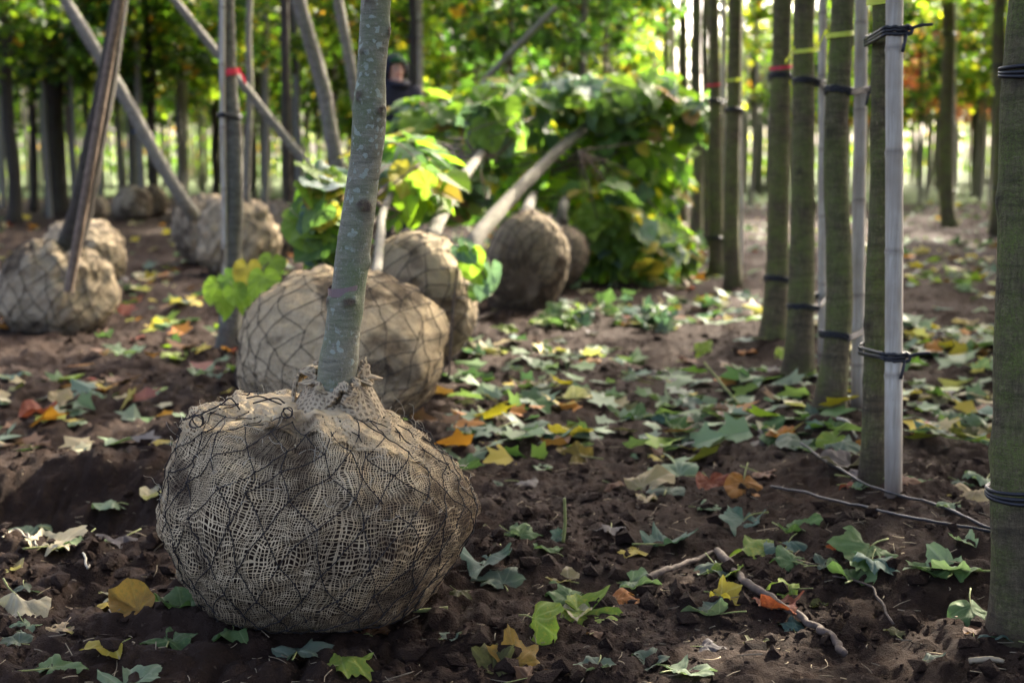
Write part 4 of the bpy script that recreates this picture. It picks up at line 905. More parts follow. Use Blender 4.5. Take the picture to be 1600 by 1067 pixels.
E6, B6, b6, _ = balled((820, 306, 922, 455), [.25, .88, .40], 'rearmost root ball tucked behind the muddy one', 23, [(880, 320, .35), (890, 300, 1.3)], (18, 14), 'bark_grey', 'cloth_grey', dirt=.06, lump=.05)
TL.append(('second root ball', b2[0], b2[1])); TL.append(('muddy root ball', b5[0], b5[1])); TL.append(('third root ball', b3[0], b3[1]))
_, BL1, bl1, _ = balled((-12, 372, 186, 527), [.06, .1, 1], 'wide squat root ball at the left edge with two crossing stems', 29, [(110, 392, -.05), (140, 250, 0), (165, 130, 0), (187, 0, 0), (215, -180, 0)], (44, 20), 'bark_dark', 'cloth', dirt=-.12, lump=.09, pleat=.05)
TL.append(('left root ball', bl1[0], bl1[1]))
_, BL2, bl2, _ = balled((60, 345, 201, 462), [-.2, .8, .5], 'pale root ball wedged behind the squat left one', 31, None, cloth='cloth', dirt=-.2, lump=.09)
_, BL3, bl3, _ = balled((244, 303, 350, 420), [-.35, .35, .85], 'pale root ball with the long leaning trunk, left of its neighbour', 37, [(281, 308, 0), (230, 216, 0), (160, 95, 0), (104, 0, 0), (50, -100, 0)], (22, 17), 'bark_pale', 'cloth', dirt=-.15, lump=.10)
_, BL4, bl4, _ = balled((305, 305, 438, 432), [.05, .3, .95], 'sunlit shaggy root ball behind the red taped grey trunk', 41, [(385, 310, 0), (388, 240, 0), (390, 60, 0), (390, -100, 0)], (11, 9), 'bark_pale', 'cloth', dirt=-.1, lump=.12)
_, BL5, bl5, _ = balled((404, 300, 482, 405), [.0, .2, 1], 'small shaded root ball with a dark thin trunk', 43, [(447, 305, 0), (446, 150, 0), (445, 0, 0), (444, -120, 0)], (16, 12), 'bark_dark', 'cloth_grey', dirt=.0, lump=.1)
for i, (px, py, w) in enumerate(((200, 345, 66), (234, 338, 58), (150, 350, 52))):
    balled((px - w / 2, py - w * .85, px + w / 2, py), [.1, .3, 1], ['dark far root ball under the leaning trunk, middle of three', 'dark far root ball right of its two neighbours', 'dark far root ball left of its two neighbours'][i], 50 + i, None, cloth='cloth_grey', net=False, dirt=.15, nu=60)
# leaning stems and poles among them
def leaner(name, pts, Y, w, mat, label, cat, base_y):
    P = [at(x, y, Y) for x, y in pts]; sc = Y / CP / F_PX; b = P[0]; b = np.array([b[0], b[1], float(height(b[0], b[1]))])
    if name == 'leaning_tree':
        e = empty(name, b, label, cat); trunk_mesh('trunk', P, [w[0] * sc / 2, w[1] * sc / 2], mat, e, b, 14, 40, int(pts[0][0]) % 17, 0); return e
    o = trunk_mesh(name, P, [w[0] * sc / 2, w[1] * sc / 2], mat, None, b, 12, 40, 3, 0); o.location = tuple(map(float, b)); return tag(o, label, cat)
s1 = [at(118, 398, 6.45), at(187, 0, 6.45)]; L_ = s1[1] - s1[0]
o = bamboo_mesh('bamboo_stake', s1[0] - L_ * .15, s1[1] + L_ * .4, 15 * 6.5 / F_PX / 2, 13 * 6.5 / F_PX / 2, M['wood'], None, s1[0], 3); o.location = tuple(map(float, s1[0])); tag(o, 'slanting brown cane in front of the squat left root ball', 'stake')
leaner('leaning_tree', [(548, 345), (530, 255), (500, 130), (465, 0), (440, -90)], 9.4, (25, 20), M['bark_pale'], 'brown trunk leaning left behind the front trunk', 'tree', 330)
leaner('leaning_tree', [(585, 330), (556, 150), (528, 0), (510, -90)], 10.5, (18, 14), M['bark_pale'], 'thinner brown trunk leaning left, half behind the front trunk', 'tree', 330)
leaner('support_pole', [(512, 300), (490, 270), (370, 120), (262, -10)], 10.0, (16, 12), M['bark_pale'], 'pale slanting pole crossing behind the red taped grey trunk', 'pole', 330)
leaner('support_pole', [(735, 170), (755, 130), (825, 58), (870, 10)], 11.0, (13, 8), M['bark_pale'], 'pale slanting pole above the lime leaf heap', 'pole', 330)

# ------------------------------------------------------------------ leaves
def leaf_outline(kind, r):
    """radius of the blade at angle th from the tip, measured from the stalk"""
    if kind == 'maple':
        lobes = [(0, 1.0), (math.radians(50), .90), (math.radians(-50), .90), (math.radians(104), .60), (math.radians(-104), .60)]; lobes = [(a + r.normal(0, .09), l * (1 + r.normal(0, .13))) for a, l in lobes]; torn = r.random() < .5; ta = r.normal(0, 1.2); tw_ = .12 + .2 * r.random()
        c = 1.9
        def f(th):
            o = np.full_like(th, .05)
            for a, l in lobes:
                d = (th - a + math.pi) % (2 * math.pi) - math.pi; q = l / (np.abs(np.cos(d)) + c * np.abs(np.sin(d))); q = np.where(np.abs(d) < 1.0, q, 0) * (1 + .10 * np.abs(np.sin(d * 9)) * (np.abs(d) > .07)); o = np.maximum(o, q)
            base = .42 * (1 - sstep(2.2, 3.1, np.abs(th))); o = np.maximum(o, base)
            o = o * (1 - (.5 * np.exp(-((th - ta) / tw_) ** 2) if torn else 0))
            return o * (1 + .055 * np.abs(((th * 6.5) % 1.0) - .5) * 2 - .03)
        return f, [a for a, _ in lobes]
    def f(th):
        a = np.degrees(np.abs(th)); w = 1 + .05 * np.sin(3 * th + r.random())
        return np.interp(a, [0, 6, 18, 40, 70, 100, 130, 155, 172, 180], [1.06, .98, .90, .80, .68, .58, .50, .40, .22, .06]) * w * (1 + .03 * np.abs(((th * 9) % 1.0) - .5))
    return f, [0, .62, -.62, 1.25, -1.25, 2.0, -2.0]
def leaf_mesh(kind, seed, mat, curl=.2, fold=.15, wave=.08, roll=0.0, na=56, nr=5, stalk=.7, mats2=None, lift=0.0):
    r = np.random.default_rng(seed); f, veins = leaf_outline(kind, r)
    th = np.sort(np.concatenate([np.linspace(-math.pi + .03, math.pi - .03, na), np.array(veins)])); na = len(th)
    rho = np.linspace(0, 1, nr + 1)[1:] ** .9; Rm = rho[:, None] * f(th)[None]
    x = np.concatenate([[0], (Rm * np.sin(th)[None]).ravel()]); y = np.concatenate([[0], (Rm * np.cos(th)[None]).ravel()])
    dv = np.min(np.abs(th[:, None] - np.array(veins)[None]), 1); vn = np.concatenate([[1], (np.exp(-(Rm * dv[None] / .018) ** 2)).ravel()])
    y -= .35
    rr = np.hypot(x, y); ph = np.arctan2(x, y); k = r.random() * 6
    z = fold * np.abs(x) + curl * (rr ** 2) + wave * rr * np.sin(ph * 3 + k) + wave * .6 * rr * np.sin(ph * 7 + 2 * k) * rr + .10 * noise(x * 2.6 + seed, y * 2.6, 0, 3) + .045 * noise(x * 6 + seed, y * 6, 0, 5) - .03 * vn
    if roll:
        a = roll * x; x, z = np.where(np.abs(a) > 1e-4, np.sin(a) / roll, x), z + (1 - np.cos(a)) / roll
    v = np.stack([x, y, z], -1); F_ = [(0, 1 + j, 2 + j) for j in range(na - 1)]
    for i in range(nr - 1):
        for j in range(na - 1): a = 1 + i * na + j; F_.append((a, a + na, a + na + 1, a + 1))
    mi = [0] * len(F_)
    if stalk:
        p0 = v[0]; d = r.normal(0, .25); P = curve([p0, p0 + [d * .3, -stalk * .5, .05 + lift], p0 + [d, -stalk, .02 + .1 * r.random() + lift * 2]], 8); tv, tf = tube(P, np.linspace(.017, .024, 8), 4)
        n0 = len(v); v = np.vstack([v, tv]); F_ += [tuple(i + n0 for i in q) for q in tf]; mi += [1] * len(tf); vn = np.concatenate([vn, np.zeros(len(tv))])
    o = mesh_obj('leaf', v, F_, [mat, mats2 or M['stalk']], mi=mi, attrs={'vein': vn}); me = o.data; bpy.data.objects.remove(o); return me
def leaf_obj(name, me, p, size, yaw, tilt=0.0, tilt_az=0.0, parent=None, rest=True):
    o = bpy.data.objects.new(name, me); C.objects.link(o)
    if parent: o.parent = parent
    Rm = (Matrix.Rotation(tilt_az, 3, 'Z') @ Matrix.Rotation(tilt, 3, 'X') @ Matrix.Rotation(-tilt_az, 3, 'Z') @ Matrix.Rotation(yaw, 3, 'Z'))
    o.rotation_euler = Rm.to_euler(); o.scale = (size,) * 3; p = np.asarray(p, float).copy()
    if rest:      # let the lowest edge touch the soil
        n = len(me.vertices); co = np.empty(n * 3); me.vertices.foreach_get('co', co); co = co.reshape(-1, 3) @ np.array(Rm).T * size
        hz = height(p[0] + co[:, 0], p[1] + co[:, 1]); gap = co[:, 2] - hz; p[2] = -np.quantile(gap, .16)
    o.location = tuple(map(float, p)); return o

# ---- heap of lime crowns
LIMEM = {}
def lime_mesh(key, v):
    if (key, v) not in LIMEM: LIMEM[key, v] = leaf_mesh('lime', 300 + v, M[key], -.12 + .1 * v / 5, .12 * (v % 3) - .02, .05 + .015 * v, 0, 30, 4, .5)
    return LIMEM[key, v]
LKEYS = ['lime_green', 'lime_bright', 'lime_blue', 'lime_yellow', 'lime_tan']
def lime_crown(tree_e, base, blobs, n_obj, n_stuff, seed, starts, weights=(.34, .22, .28, .12, .04), size=.092):
    """blobs: (px, py, rx_px, ry_px, Y, depth radius m, share)"""
    r = np.random.default_rng(seed); tot = sum(b[6] for b in blobs); pts, nrm = [], []
    for (px, py, rx, ry, Y, rd, sh) in blobs:
        n = int((n_obj + n_stuff) * sh / tot); c = at(px, py, Y); sx = rx * Y / F_PX; sz = ry * Y / F_PX
        d = r.normal(0, 1, (n * 3, 3)); d /= np.linalg.norm(d, axis=1)[:, None]; w = (d[:, 1] < .35) | (r.random(n * 3) < .3); d = d[w][:n]
        rad = (.35 + .72 * r.random(len(d)) ** .5) * (1 + .22 * noise(d[:, 0] * 2.2 + seed, d[:, 1] * 2.2, d[:, 2] * 2.2, 2)); P = c + d * rad[:, None] * np.array([sx, rd, sz])
        P[:, 2] = np.maximum(P[:, 2], height(P[:, 0], P[:, 1]) + .03); pts.append(P); nrm.append(d)
    P = np.vstack(pts); D = np.vstack(nrm); front = P[:, 1] + .9 * D[:, 1] * .2 + r.normal(0, .12, len(P)); order = np.argsort(front)
    # branches from the stem ends into the leaves
    cm = MB()
    for (px, py, rx, ry, Y, rd, sh) in blobs:
        c = at(px, py, Y)
        for k in range(9):
            s0 = np.asarray(starts[r.integers(len(starts))]); e = c + r.normal(0, .5, 3) * np.array([rx, 0, ry]) * Y / F_PX + [0, r.normal(0, rd * .5), 0]; e[2] = max(e[2], float(height(e[0], e[1])) + .03)
            m = (s0 + e) / 2 + r.normal(0, .08, 3); v, f = tube(curve([s0, m, e], 12), np.linspace(.0055, .002, 12), 5); cm.add(v, f)
    crown = empty('crown', (0, 0, 0)); crown.parent = tree_e
    cm.build('branches', M['twig'], crown, off=base)['kind'] = 'stuff'
    def frame(i):
        d = D[i]; nz = d * .55 + np.array([0, -.12, .62]) + r.normal(0, .33, 3); nz /= np.linalg.norm(nz)
        tip = np.array([d[0] * .7, d[1] * .5 - .15, -.75]) + r.normal(0, .45, 3); tip -= nz * tip.dot(nz); tip /= np.linalg.norm(tip); return np.stack([np.cross(tip, nz), tip, nz], 1)
    keys = r.choice(5, len(P), p=weights)
    chosen = set(order[:n_obj].tolist())
    for i in order[:n_obj]:
        o = bpy.data.objects.new('leaf', lime_mesh(LKEYS[keys[i]], int(r.integers(6)))); C.objects.link(o); o.parent = crown
        R = frame(i); o.rotation_euler = Matrix(R.tolist()).to_euler(); s_ = size * (.6 + .7 * r.random()); o.scale = (s_,) * 3; o.location = tuple(P[i] - base)
    lv, lf = leaf_card('lime', 1); rest = order[n_obj:]; V, Fc, Cc = [], [], []; k = len(lv)
    PC = np.array([(.10, .18, .045), (.21, .32, .035), (.10, .165, .105), (.42, .34, .04), (.36, .22, .08)])
    for q, i in enumerate(rest):
        V.append((lv * size * 1.05 * (.7 + .6 * r.random())) @ frame(i).T + P[i] - base); Fc.append(lf + q * k); Cc.append(np.repeat(np.array([[*(PC[keys[i]] * (.8 + .4 * r.random())), 1]]), k, 0))
    o = mesh_obj('leaves', np.vstack(V), np.vstack(Fc), M['foliage'], crown, smooth=False, cols={'tint': np.vstack(Cc)}); o['kind'] = 'stuff'
Y3 = b3[1]
lime_crown(E2, b2, [(507, 335, 27, 70, b2[1] + 1.3, .24, .8), (635, 268, 55, 50, b2[1] + 2.2, .4, .9), (640, 285, 50, 25, b2[1] + 1.8, .25, .2)], 105, 160, 1, [at(603, 325, b2[1] + 1.4), at(560, 330, b2[1] + 1.4)], (.32, .34, .20, .12, .02), .13)
yh = b4[1]
lime_crown(E3, b3, [(680, 215, 85, 60, yh + .9, .45, 1.0), (790, 175, 95, 55, yh + 2.0, .5, 1.0), (745, 240, 50, 40, yh + 1.6, .3, .4), (768, 205, 42, 36, b3[1] + 1.8, .2, .22)], 130, 300, 2, [at(745, 246, b3[1] + 1.5), at(765, 222, b3[1] + 1.9)], (.32, .34, .24, .08, .02), .13)
lime_crown(E4, b4, [(905, 160, 130, 38, yh + 2.1, .5, 1.0), (1010, 160, 85, 46, yh + 2.5, .55, .9), (1075, 190, 36, 28, yh + 2.2, .3, .3), (960, 200, 70, 30, yh + 2.4, .3, .3)], 130, 300, 3, [at(920, 195, yh + 2.0), at(975, 160, yh + 2.8)], (.28, .24, .38, .08, .02), .13)
lime_crown(E5, b5, [(930, 265, 120, 80, b5[1] + 2.6, .5, 1.0), (985, 385, 80, 60, b5[1] + 1.9, .55, .8), (945, 340, 50, 60, b5[1] + 1.7, .3, .5)], 120, 380, 4, [at(905, 235, b5[1] + 1.6), at(950, 300, b5[1] + 1.9)], (.34, .40, .12, .12, .02), .13)
lime_crown(E6, b6, [(1010, 290, 62, 120, b6[1] + 1.7, .55, 1.0), (1040, 390, 45, 45, b6[1] + 1.2, .4, .4), (860, 230, 80, 60, b6[1] + 2.0, .4, .5), (800, 280, 90, 60, yh + 2.6, .3, .7), (700, 290, 60, 50, yh + 1.2, .25, .4)], 120, 480, 5, [at(940, 250, b6[1] + 1.0), at(985, 300, b6[1] + 1.4)], (.36, .40, .12, .10, .02), .13)
def shoot(name, label, spots, Y, stem_pts, weights, size, seed):
    base = at(*stem_pts[0], Y); base[2] = float(height(base[0], base[1])); e = empty(name, base, label, 'plant'); r = np.random.default_rng(seed)
    P = [at(x, y, Y) for x, y in stem_pts]; P[0] = base.copy(); v, f = tube(curve(P, 16), np.linspace(.006, .003, 16), 6); MB().add(v, f).build('stem', M['twig'], e, off=base)
    for x, y in spots:
        p = at(x, y, Y + r.normal(0, .08)); o = bpy.data.objects.new('leaf', lime_mesh(LKEYS[r.choice(5, p=weights)], int(r.integers(6)))); C.objects.link(o); o.parent = e; o.location = tuple(p - base)
        nz = np.array([r.normal(0, .3), -.75, .4 + r.normal(0, .2)]); nz /= np.linalg.norm(nz); tip = np.array([r.normal(0, .6), 0, -1.0]); tip -= nz * tip.dot(nz); tip /= np.linalg.norm(tip)
        o.rotation_euler = Matrix(np.stack([np.cross(tip, nz), tip, nz], 1).tolist()).to_euler(); s_ = size * (.75 + .5 * r.random()); o.scale = (s_,) * 3
shoot('lime_shoot', 'bright lime shoot with glowing leaves behind the red taped trunk', [(335, 455), (350, 478), (372, 462), (385, 430), (388, 462), (392, 482), (410, 448), (422, 418), (425, 450), (436, 470), (405, 470), (360, 440)], b2[1] + .95, [(400, 500), (395, 470), (405, 430), (420, 410)], (.15, .8, 0, .05, 0), .085, 3)
shoot('lime_shoot', 'drooping pale lime sprig between the third and fourth root balls', [(735, 410), (745, 430), (760, 450), (728, 395), (765, 435), (748, 455)], b3[1] - .28, [(700, 470), (715, 420), (740, 400), (760, 440)], (.5, .4, .1, 0, 0), .08, 4)

# ------------------------------------------------------------------ fallen leaves
VAR = {}
def fallen(kind, col, v):
    if (kind, col, v) not in VAR:
        c = [(.10, .05, .12, 0), (-.30, .12, .16, 0), (.20, .38, .14, 0), (-.14, -.25, .20, 0), (.05, .02, .18, 1.7), (-.42, .26, .12, 0)][v % 6]
        VAR[kind, col, v] = leaf_mesh(kind, 100 + v * 7 + len(col), M['leaf_' + col], c[0], c[1], c[2], c[3], 64 if kind == 'maple' else 40, 6, .55 + .1 * (v % 4))
    return VAR[kind, col, v]
LMARK = TL + [('lime leaf heap', at(960, 420, 8.5)[0], 8.5)]
fallen_rec = []
def put_leaf(px, py, kind, col, span, up=0, yaw=None, v=None):
    p = G(px, py); sz = span * p[1] / F_PX / 1.5; sz = min(sz, .105)
    yaw = rng.random() * 6.28 if yaw is None else math.radians(yaw); v = int(rng.integers(12)) if v is None else v
    o = leaf_obj('fallen_leaf', fallen(kind, col, v), p, sz, yaw, abs(rng.normal(0, .10)) + up * .8, rng.random() * 6.28 if not up else rng.normal(0, .5))
    fallen_rec.append([o, kind, col, p, 'upright' if up > .6 else 'curled' if v % 6 == 4 else None]); return o
HAND = '''52 822 m mint 80|97 862 m cream 118|176 855 m purple 92|178 938 m cream 80|202 967 l ochre 85 .8|273 957 l green 90|266 1007 m green 118|159 1019 l yellow 70|88 995 m tan 62|100 1040 m green 98|204 1059 m mint 120
40 938 m grey 60|43 955 l brown 45|133 620 m blue 66|97 634 l tan 42 .8|190 600 m brown 60|57 650 l red 66|240 800 l cream 50|357 1000 m green 80|466 1035 m grey 110|551 1049 m lime 98|590 995 l brown 45|757 900 m blue 125|735 560 m blue 52|776 604 l mint 52|824 604 m brown 58|804 655 m tan 66
837 549 m green 60 .5|939 548 m green 52|924 566 l orange 40|910 621 l cream 64|890 716 m ochre 78 .7|893 683 l yellow 72|982 650 m green 78|1039 591 m mint 48|990 592 m mint 38|1065 676 m green 76 .4|1045 743 l mint 92|1037 719 m yellow 50|1114 762 l red 66 .5|1082 630 m blue 80|729 678 m grey 56
738 820 l cream 40|812 843 m grey 60|870 844 m blue 40 .7|855 863 m green 52|956 832 m purple 66|1048 844 m blue 140|1109 801 m mint 48|876 902 m tan 66|879 930 m green 88|1002 918 l mint 76|980 941 m orange 66|901 968 l cream 60|847 1000 l lime 100 1.2|803 1025 m ochre 84 .9|772 1046 m olive 80 .7|839 1056 m brown 76 .5|925 1042 m grey 82|1008 1034 m grey 78|1081 1050 m mint 104|1112 1016 m purple 52|986 866 l yellow 56|1103 961 m grey 88
1184 860 m lime 122|1253 824 m green 84|1350 880 m green 122 .5|1300 880 m grey 66|1465 893 m mint 122|1131 900 l lime 66|1222 924 m lime 62 .3|1237 980 m blue 46 .4|1278 948 l olive 32|1347 766 l mint 32|1162 768 l orange 74 .5|1221 687 l orange 52|1296 700 l lime 56 .9|1262 704 m green 60|1343 696 m orange 42 .5|1202 741 m brown 66|1424 616 l yellow 40|1450 678 m cream 92|1469 632 m tan 76|1532 621 m tan 66|1551 670 m green 66|1446 561 m green 80|1544 584 m mint 70|1536 486 m mint 40
1225 565 l lime 36 .8|1202 576 m green 48|1161 535 m blue 68|1169 554 l orange 34|1105 550 m lime 46 .9|1210 632 m blue 80|1075 690 m mint 70|270 563 l lime 44|312 585 m mint 62|205 556 m mint 62|330 590 m blue 50|155 603 l tan 55|245 512 l yellow 40|270 508 l lime 42|193 590 m tan 40|285 480 m grey 50|160 492 l mint 46|212 598 m brown 46|60 700 l brown 46|150 720 l purple 40|260 690 m mint 34|120 668 l mint 34|1510 505 m tan 50|1480 800 l mint 40|1570 990 m blue 70
300 940 l olive 40|560 1000 m brown 44|640 1030 l tan 34|700 1000 m grey 50|720 940 m olive 40|930 990 l brown 34|1180 1010 m olive 44|1400 990 m olive 40|1460 1030 m grey 50|1520 1000 l brown 40|1330 760 m red 40|1560 830 m blue 48|20 1010 m grey 60|15 890 m tan 50|1010 780 l tan 44|960 760 m brown 40|830 760 l purple 52|770 760 m grey 40'''
for row in HAND.replace('\n', '|').split('|'):
    q = row.split(); put_leaf(float(q[0]), float(q[1]), 'maple' if q[2] == 'm' else 'lime', q[3], float(q[4]), float(q[5]) if len(q) > 5 else 0)
COLS = ['green', 'blue', 'mint', 'grey', 'lime', 'yellow', 'orange', 'brown', 'tan', 'cream', 'purple', 'olive', 'red']
W_R = np.array([.16, .14, .25, .15, .05, .05, .03, .05, .06, .04, .03, .02, .01]); W_L = np.array([.08, .04, .12, .08, .04, .07, .11, .16, .14, .08, .04, .03, .05])
n_left = 300 - len(fallen_rec); placed = 0
while placed < n_left:
    py = 430 + 590 * rng.random() ** 2.3; px = rng.random() * 1600
    right = px > 700 + (py - 450) * .1
    if right and rng.random() > (1.0 if py < 780 else .45): continue
    if not right and rng.random() > (.5 if py < 640 else .28): continue
    if 230 < px < 760 and 430 < py < 1000 and not (px > 700 and py < 760): continue
    col = COLS[rng.choice(13, p=(W_R if right else W_L) / (W_R if right else W_L).sum())]
    p = G(px, py); put_leaf(px, py, 'maple' if rng.random() < .72 else 'lime', col, (.055 + .075 * rng.random()) * F_PX / p[1] * 1.15, rng.random() * .5 if rng.random() < .25 else 0); placed += 1
# each label: colour, kind and the nearest thing one can find, counted outwards from it
ORD = ['', 'second ', 'third ', 'fourth ', 'fifth ', 'sixth ', 'seventh ', 'eighth ', 'ninth ', 'tenth ', 'eleventh ', 'twelfth ', 'thirteenth ', 'fourteenth ', 'fifteenth ', 'sixteenth ']
cnt = {}
for rec in fallen_rec:
    d = [math.hypot(rec[3][0] - x, rec[3][1] - y) for _, x, y in LMARK]; i = int(np.argmin(d)); rec += [LMARK[i][0], d[i]]
for o, kind, col, p, st, lm, d in sorted(fallen_rec, key=lambda q: q[6]):
    k = (kind, col, st, lm); n = cnt.get(k, 0); cnt[k] = n + 1
    tag(o, f"{(st + ' ') if st else ''}{LEAF[col][3]} {'' if st else 'fallen '}{'maple' if kind == 'maple' else 'heart shaped'} leaf, {ORD[min(n, 15)]}nearest to the {lm}", 'leaf', 'fallen leaves on the soil')
# the rest of the litter farther back
def litter():
    r = np.random.default_rng(5); n = 9500
    py = 286 + 430 * r.random(n) ** 2.3; px = -60 + 1720 * r.random(n)
    lv, lf = leaf_card('maple', 1); V, Fc, Cc = [], [], []; k = len(lv); q = 0
    cc = {c: np.array(LEAF[c][0]) for c in COLS}
    for i in range(n):
        p = flat(px[i], py[i]); right = px[i] > 720 + (py[i] - 450) * .1
        if not right and r.random() > .42: continue
        if py[i] > 560 and r.random() > .45: continue
        if p[1] > 30: continue
        if noise(p[0] * .9, p[1] * .9, 0, 91) < -.35: continue
        p[2] = float(height(p[0], p[1])) + .008
        col = COLS[r.choice(13, p=(W_R if right else W_L) / (W_R if right else W_L).sum())]
        s_ = .045 + .075 * r.random(); a = r.random() * 6.28; nz = np.array([r.normal(0, .28), r.normal(0, .28), 1.0]); nz /= np.linalg.norm(nz)
        y = np.array([math.cos(a), math.sin(a), 0]); y -= nz * y.dot(nz); y /= np.linalg.norm(y); x = np.cross(y, nz)
        L = lv.copy(); L[:, 2] = L[:, 2] * r.normal(.6, 1.0) + .05
        V.append(L @ np.stack([x, y, nz]) * s_ * 1.15 + p); Fc.append(lf + q * k); q += 1; Cc.append(np.repeat(np.array([[*(cc[col] * (.7 + .5 * r.random())), 1]]), k, 0))
    o = mesh_obj('leaf_litter', np.vstack(V), np.vstack(Fc), M['litter'], smooth=False, cols={'tint': np.vstack(Cc)}); tag(o, 'carpet of small fallen leaves over the soil farther back', 'leaves', None, 'stuff')
    # crumbled leaf bits and straw close by
    mb = MB(); n = 0
    for i in range(1500):
        y = 1.8 * math.exp(r.random() * 1.3); x = (r.random() - .5) * .85 * y; z = float(height(x, y)) + .004; a = r.random() * 6.28; l = .006 + .022 * r.random() ** 2
        d = np.array([math.cos(a), math.sin(a), r.normal(0, .25)]) * l; c = np.array([x, y, z]); b_ = np.array([-d[1], d[0], 0]) * r.normal(0, .25)
        v, f = tube(curve([c - d, c + b_, c + d], 5), .0007 + .0006 * r.random(), 3); mb.add(v, f)
    o = mb.build('straw_bits', M['straw'], None); tag(o, 'tiny straw and root bits strewn over the near soil', 'straw', None, 'stuff')
litter()
# ---- leafy maple branches lying in the middle of the path
def branch_pile(label, px, py, wpx, n, seed, cols):
    r = np.random.default_rng(seed); g = G(px, py); e = empty('fallen_branch', g, label, 'branch'); w = wpx * g[1] / F_PX / 2
    P = [g + [-w, 0, .02], g + [0, .05, .05], g + [w, .02, .03]]; v, f = tube(curve(P, 14), np.linspace(.006, .003, 14), 6); MB().add(v, f).build('stem', M['twig'], e, off=g)
    for k in range(n):
        p = g + np.array([r.normal(0, w * .6), r.normal(0, .14), 0]); p[2] = float(height(p[0], p[1])) + .03 + abs(r.normal(0, .05)); me = fallen('maple', cols[r.integers(len(cols))], int(r.integers(6)))
        o = bpy.data.objects.new('leaf', me); C.objects.link(o); o.parent = e; o.location = tuple(p - g); o.rotation_euler = (r.normal(.35, .35), r.normal(0, .35), r.random() * 6.28); s_ = .055 + .045 * r.random(); o.scale = (s_,) * 3
branch_pile('blue green leafy branch lying before the muddy root ball', 880, 512, 110, 22, 1, ['blue', 'green', 'green', 'blue', 'lime'])
branch_pile('blue green leafy branch in the path, right of its neighbour', 1015, 512, 120, 24, 2, ['blue', 'blue', 'green', 'grey'])
branch_pile('low green leafy branch under the right end of the lime heap', 960, 440, 80, 14, 3, ['green', 'lime', 'green'])
# ---- sticks, roots, hoses, strings
def ground_line(name, pts, rad, mat, label, cat, lift=.004, sides=8, n=48, wob=.004, seed=0, taper=.7):
    P = [G(x, y) for x, y in pts]; Q = curve(P, n); r = np.random.default_rng(seed); Q[:, 2] = np.maximum(height(Q[:, 0], Q[:, 1]), 0 * Q[:, 2] - 9); hq = Q[:, 2].copy(); k_ = 21 if n >= 40 else 9; Q[:, 2] = np.convolve(np.pad(hq, k_ // 2, 'edge'), np.ones(k_) / k_, 'valid') + .35 * np.clip(np.max(np.stack([np.roll(hq, j) for j in (-1, 0, 1)]), 0) - hq.mean(), 0, .01) * 0 + .006 + lift
    Q[:, 0] += wob * noise(np.arange(n) * .35, seed, 0, 4); Q[:, 2] += .5 * wob * noise(np.arange(n) * .5, seed, 0, 8)
    R = np.linspace(1, taper, n) * rad * (1 + .18 * noise(np.arange(n) * .9, seed, 0, 6)); v, f = tube(Q, R, sides); b = Q[0].copy()
    o = MB().add(v, f).build(name, mat, None, off=b); o.location = tuple(map(float, b)); return tag(o, label, cat)
ground_line('stick', [(1120, 874), (1165, 912), (1235, 960), (1290, 1000), (1322, 1032)], .0085, M['twig'], 'bent brown stick lying in front of the bamboo staked trunk', 'stick', .006, 10, 60, .006, 1, .75)
ground_line('stick', [(1010, 912), (1060, 896), (1125, 868)], .0075, M['twig'], 'short dark stick under leaves, left end of the bent brown stick', 'stick', .008, 8, 30, .006, 2, .6)
ground_line('stick', [(745, 502), (790, 492), (850, 470)], .012, M['twig'], 'brown stick under the muddy root ball', 'stick', .01, 8, 24, .006, 3, .8)
ground_line('stick', [(1515, 1042), (1570, 1044)], .006, M['straw'], 'short pale stick at the lower right corner', 'stick', .004, 6, 16, .003, 4, .6)
ground_line('stick', [(1395, 985), (1360, 925), (1300, 906)], .003, M['twig'], 'thin dark twig right of the bent brown stick', 'stick', .004, 6, 24, .006, 14, .6)
ground_line('jute_string', [(1000, 690), (1040, 700), (1090, 694), (1150, 672), (1200, 645), (1255, 634)], .0042, M['fibre'], 'frayed pale jute string curving toward the arrow tied tree', 'string', .003, 6, 60, .006, 5, 1)
ground_line('jute_string', [(1308, 662), (1325, 665), (1338, 690)], .004, M['fibre'], 'short curled pale string by the staked row', 'string', .006, 6, 24, .003, 6, 1)
ground_line('jute_string', [(0, 850), (30, 842), (60, 858), (40, 845), (90, 868)], .0016, M['fibre'], 'thin white thread tangled at the left edge', 'string', .006, 4, 50, .006, 7, 1)
ground_line('jute_string', [(132, 872), (136, 886), (142, 902)], .0025, M['fibre'], 'white frayed threads hanging off the cream leaf', 'string', .006, 4, 20, .003, 8, 1)
ground_line('drip_hose', [(1252, 706), (1300, 740), (1370, 770), (1450, 798), (1552, 832), (1660, 872)], .0032, M['rubber'], 'thin dark hose passing right under the bamboo staked trunk', 'hose', .012, 6, 60, .002, 9, 1)
ground_line('drip_hose', [(1205, 768), (1260, 786), (1340, 805), (1440, 824), (1552, 842), (1660, 860)], .0032, M['rubber'], 'thin dark hose nearer the camera than the other hose', 'hose', .012, 6, 60, .002, 10, 1)
for i, (pts, lab) in enumerate((([(1100, 566), (1130, 602), (1162, 640)], 'long pale green stalk lying before the red banded tree'), ([(882, 778), (883, 815), (880, 852)], 'short green plant stalk standing in the path'), ([(640, 955), (700, 950)], 'pale root thread right of the front root ball'))):
    p = G(*pts[-1]); Q = [at(x, y, p[1] + (.06 if i == 0 else 0) * (2 - k)) for k, (x, y) in enumerate(pts)]; Q[-1] = p; v, f = tube(curve(Q, 14), np.linspace(.0035, .0045, 14), 6); o = MB().add(v, f).build('stalk', M['stalk'], None, off=p); o.location = tuple(map(float, p)); tag(o, lab, 'stalk')

